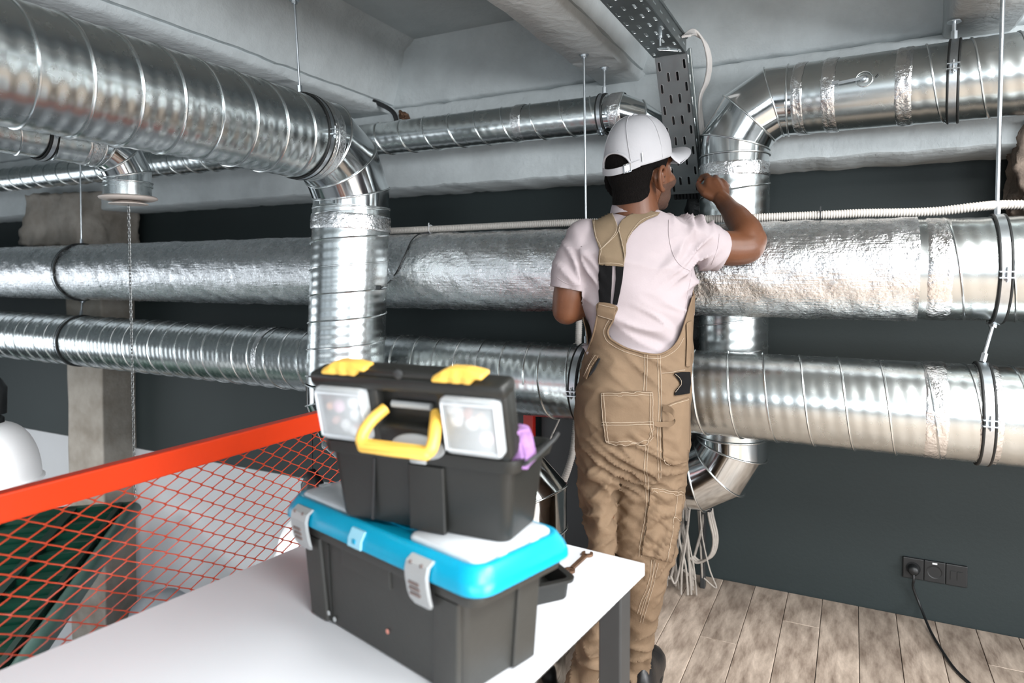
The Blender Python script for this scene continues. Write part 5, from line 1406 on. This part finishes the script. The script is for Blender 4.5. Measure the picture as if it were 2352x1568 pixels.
q = MB(); q.tube(pts, .0032, 8); q.obj('opening_binding', M['cap'], crown)
for k in range(6):
    ph = PI / 6 + k * PI / 3 if k not in (2, 3) else PI + (.64 if k == 3 else -.64)
    q = MB(); q.tube([H(*(capP(ph if k not in (2, 3) else ph + (PI - ph) * tt_ * .5, tt_) * 1.008)) for tt_ in [.02 + .94 * i / 24 for i in range(25)]], .0011, 6); q.obj('panel_seam', M['cap'], crown)
q = MB(); q.ell(H(0, -.008, .181), (.008, .008, .0045), HM); q.obj('cap_button', M['cap'], crown)
q = MB(); L = []
for k in range(40):
    ph = PI - .86 + 1.86 * k / 39; c0 = capP(ph, 0); d = Vector((math.sin(ph), math.cos(ph), 0))
    dz = -.010 * math.cos((ph - PI) / .9 * PI / 2) if abs(ph - PI) < .9 else 0
    pp = [c0 + d * .0015 + Vector((0, 0, z + dz)) for z in (-.001, .018)]; po = [c0 + d * .0042 + Vector((0, 0, z + dz)) for z in (.018, -.001)]
    L.append([H(*p) for p in pp + po])
q.loft(L); q.obj('cap_strap', M['cap'], W)
def on_strap(ph, z, o=.006):
    c0 = capP(ph, 0); d = Vector((math.sin(ph), math.cos(ph), 0)); dz = -.010 * math.cos((ph - PI) / .9 * PI / 2) if abs(ph - PI) < .9 else 0
    return H(*(c0 + d * o + Vector((0, 0, z + dz))))
pb = PI - .50
q = MB(); q.tube([on_strap(pb + a, z, .0055) for a, z in ((-.10, -.003), (.10, -.003), (.10, .020), (-.10, .020))], .0016, 6, closed=True); q.tube([on_strap(pb, -.003, .0055), on_strap(pb, .020, .0055)], .0014, 6); q.obj('buckle', M['zinc'], W)
q = MB(); q.loft([[on_strap(pb + a, z, o) for z, o in ((.001, .005), (.016, .005), (.016, .006), (.001, .006))] for a in (-.07, 0, .07)]); q.obj('buckle_plate', M['zinc'], W)
q = MB(); q.tube([on_strap(PI - .93, z, .003) for z in (.010, .018, .026, .034)], .0020, 6); q.obj('strap_slot', M['zinc'], crown)
# brim
q = MB(); L = []
for i in range(9):
    u = i / 8; l = []
    top = []; bot = []
    for k in range(25):
        ph = -1.12 + 2.24 * k / 24; base = capP(ph, 0.0) * .99
        ext = .092 * (max(0, math.cos(ph * 1.28)) ** .55)
        d = Vector((math.sin(ph) * .45, 1, 0)).normalized()
        p = base + d * ext * u + Vector((0, 0, .006 + .018 * u - .046 * (u ** .8) * max(0, ph / 1.12) ** 1.6 - .014 * u * max(0, -ph / 1.12) ** 2))
        top.append(H(*(p + Vector((0, 0, .0020))))); bot.append(H(*(p - Vector((0, 0, .0022)))))
    L.append(top + bot[::-1])
q.loft(L); q.obj('brim', M['cap'], W)
# screwdriver held against the drop duct
ga, gb = pD(1604, 421, 2.300), pD(1617, 404, 2.345)
gd = (gb - ga).normalized()
sd = thing('screwdriver', 'red-handled screwdriver held in the raised right hand of the worker', 'screwdriver', ga)
q = MB(); q.lathe(ga - gd * .012, gd, [(0, .003), (.003, .0068), (.012, .0075), (.05, .0075), (.056, .006), (.062, .007), (.066, .005)], 12); q.obj('handle', M['red'], sd)
q = MB(); q.tube([ga + gd * .028, ga + gd * .085], [.0028, .0026], 8); q.obj('shaft', M['zinc'], sd)
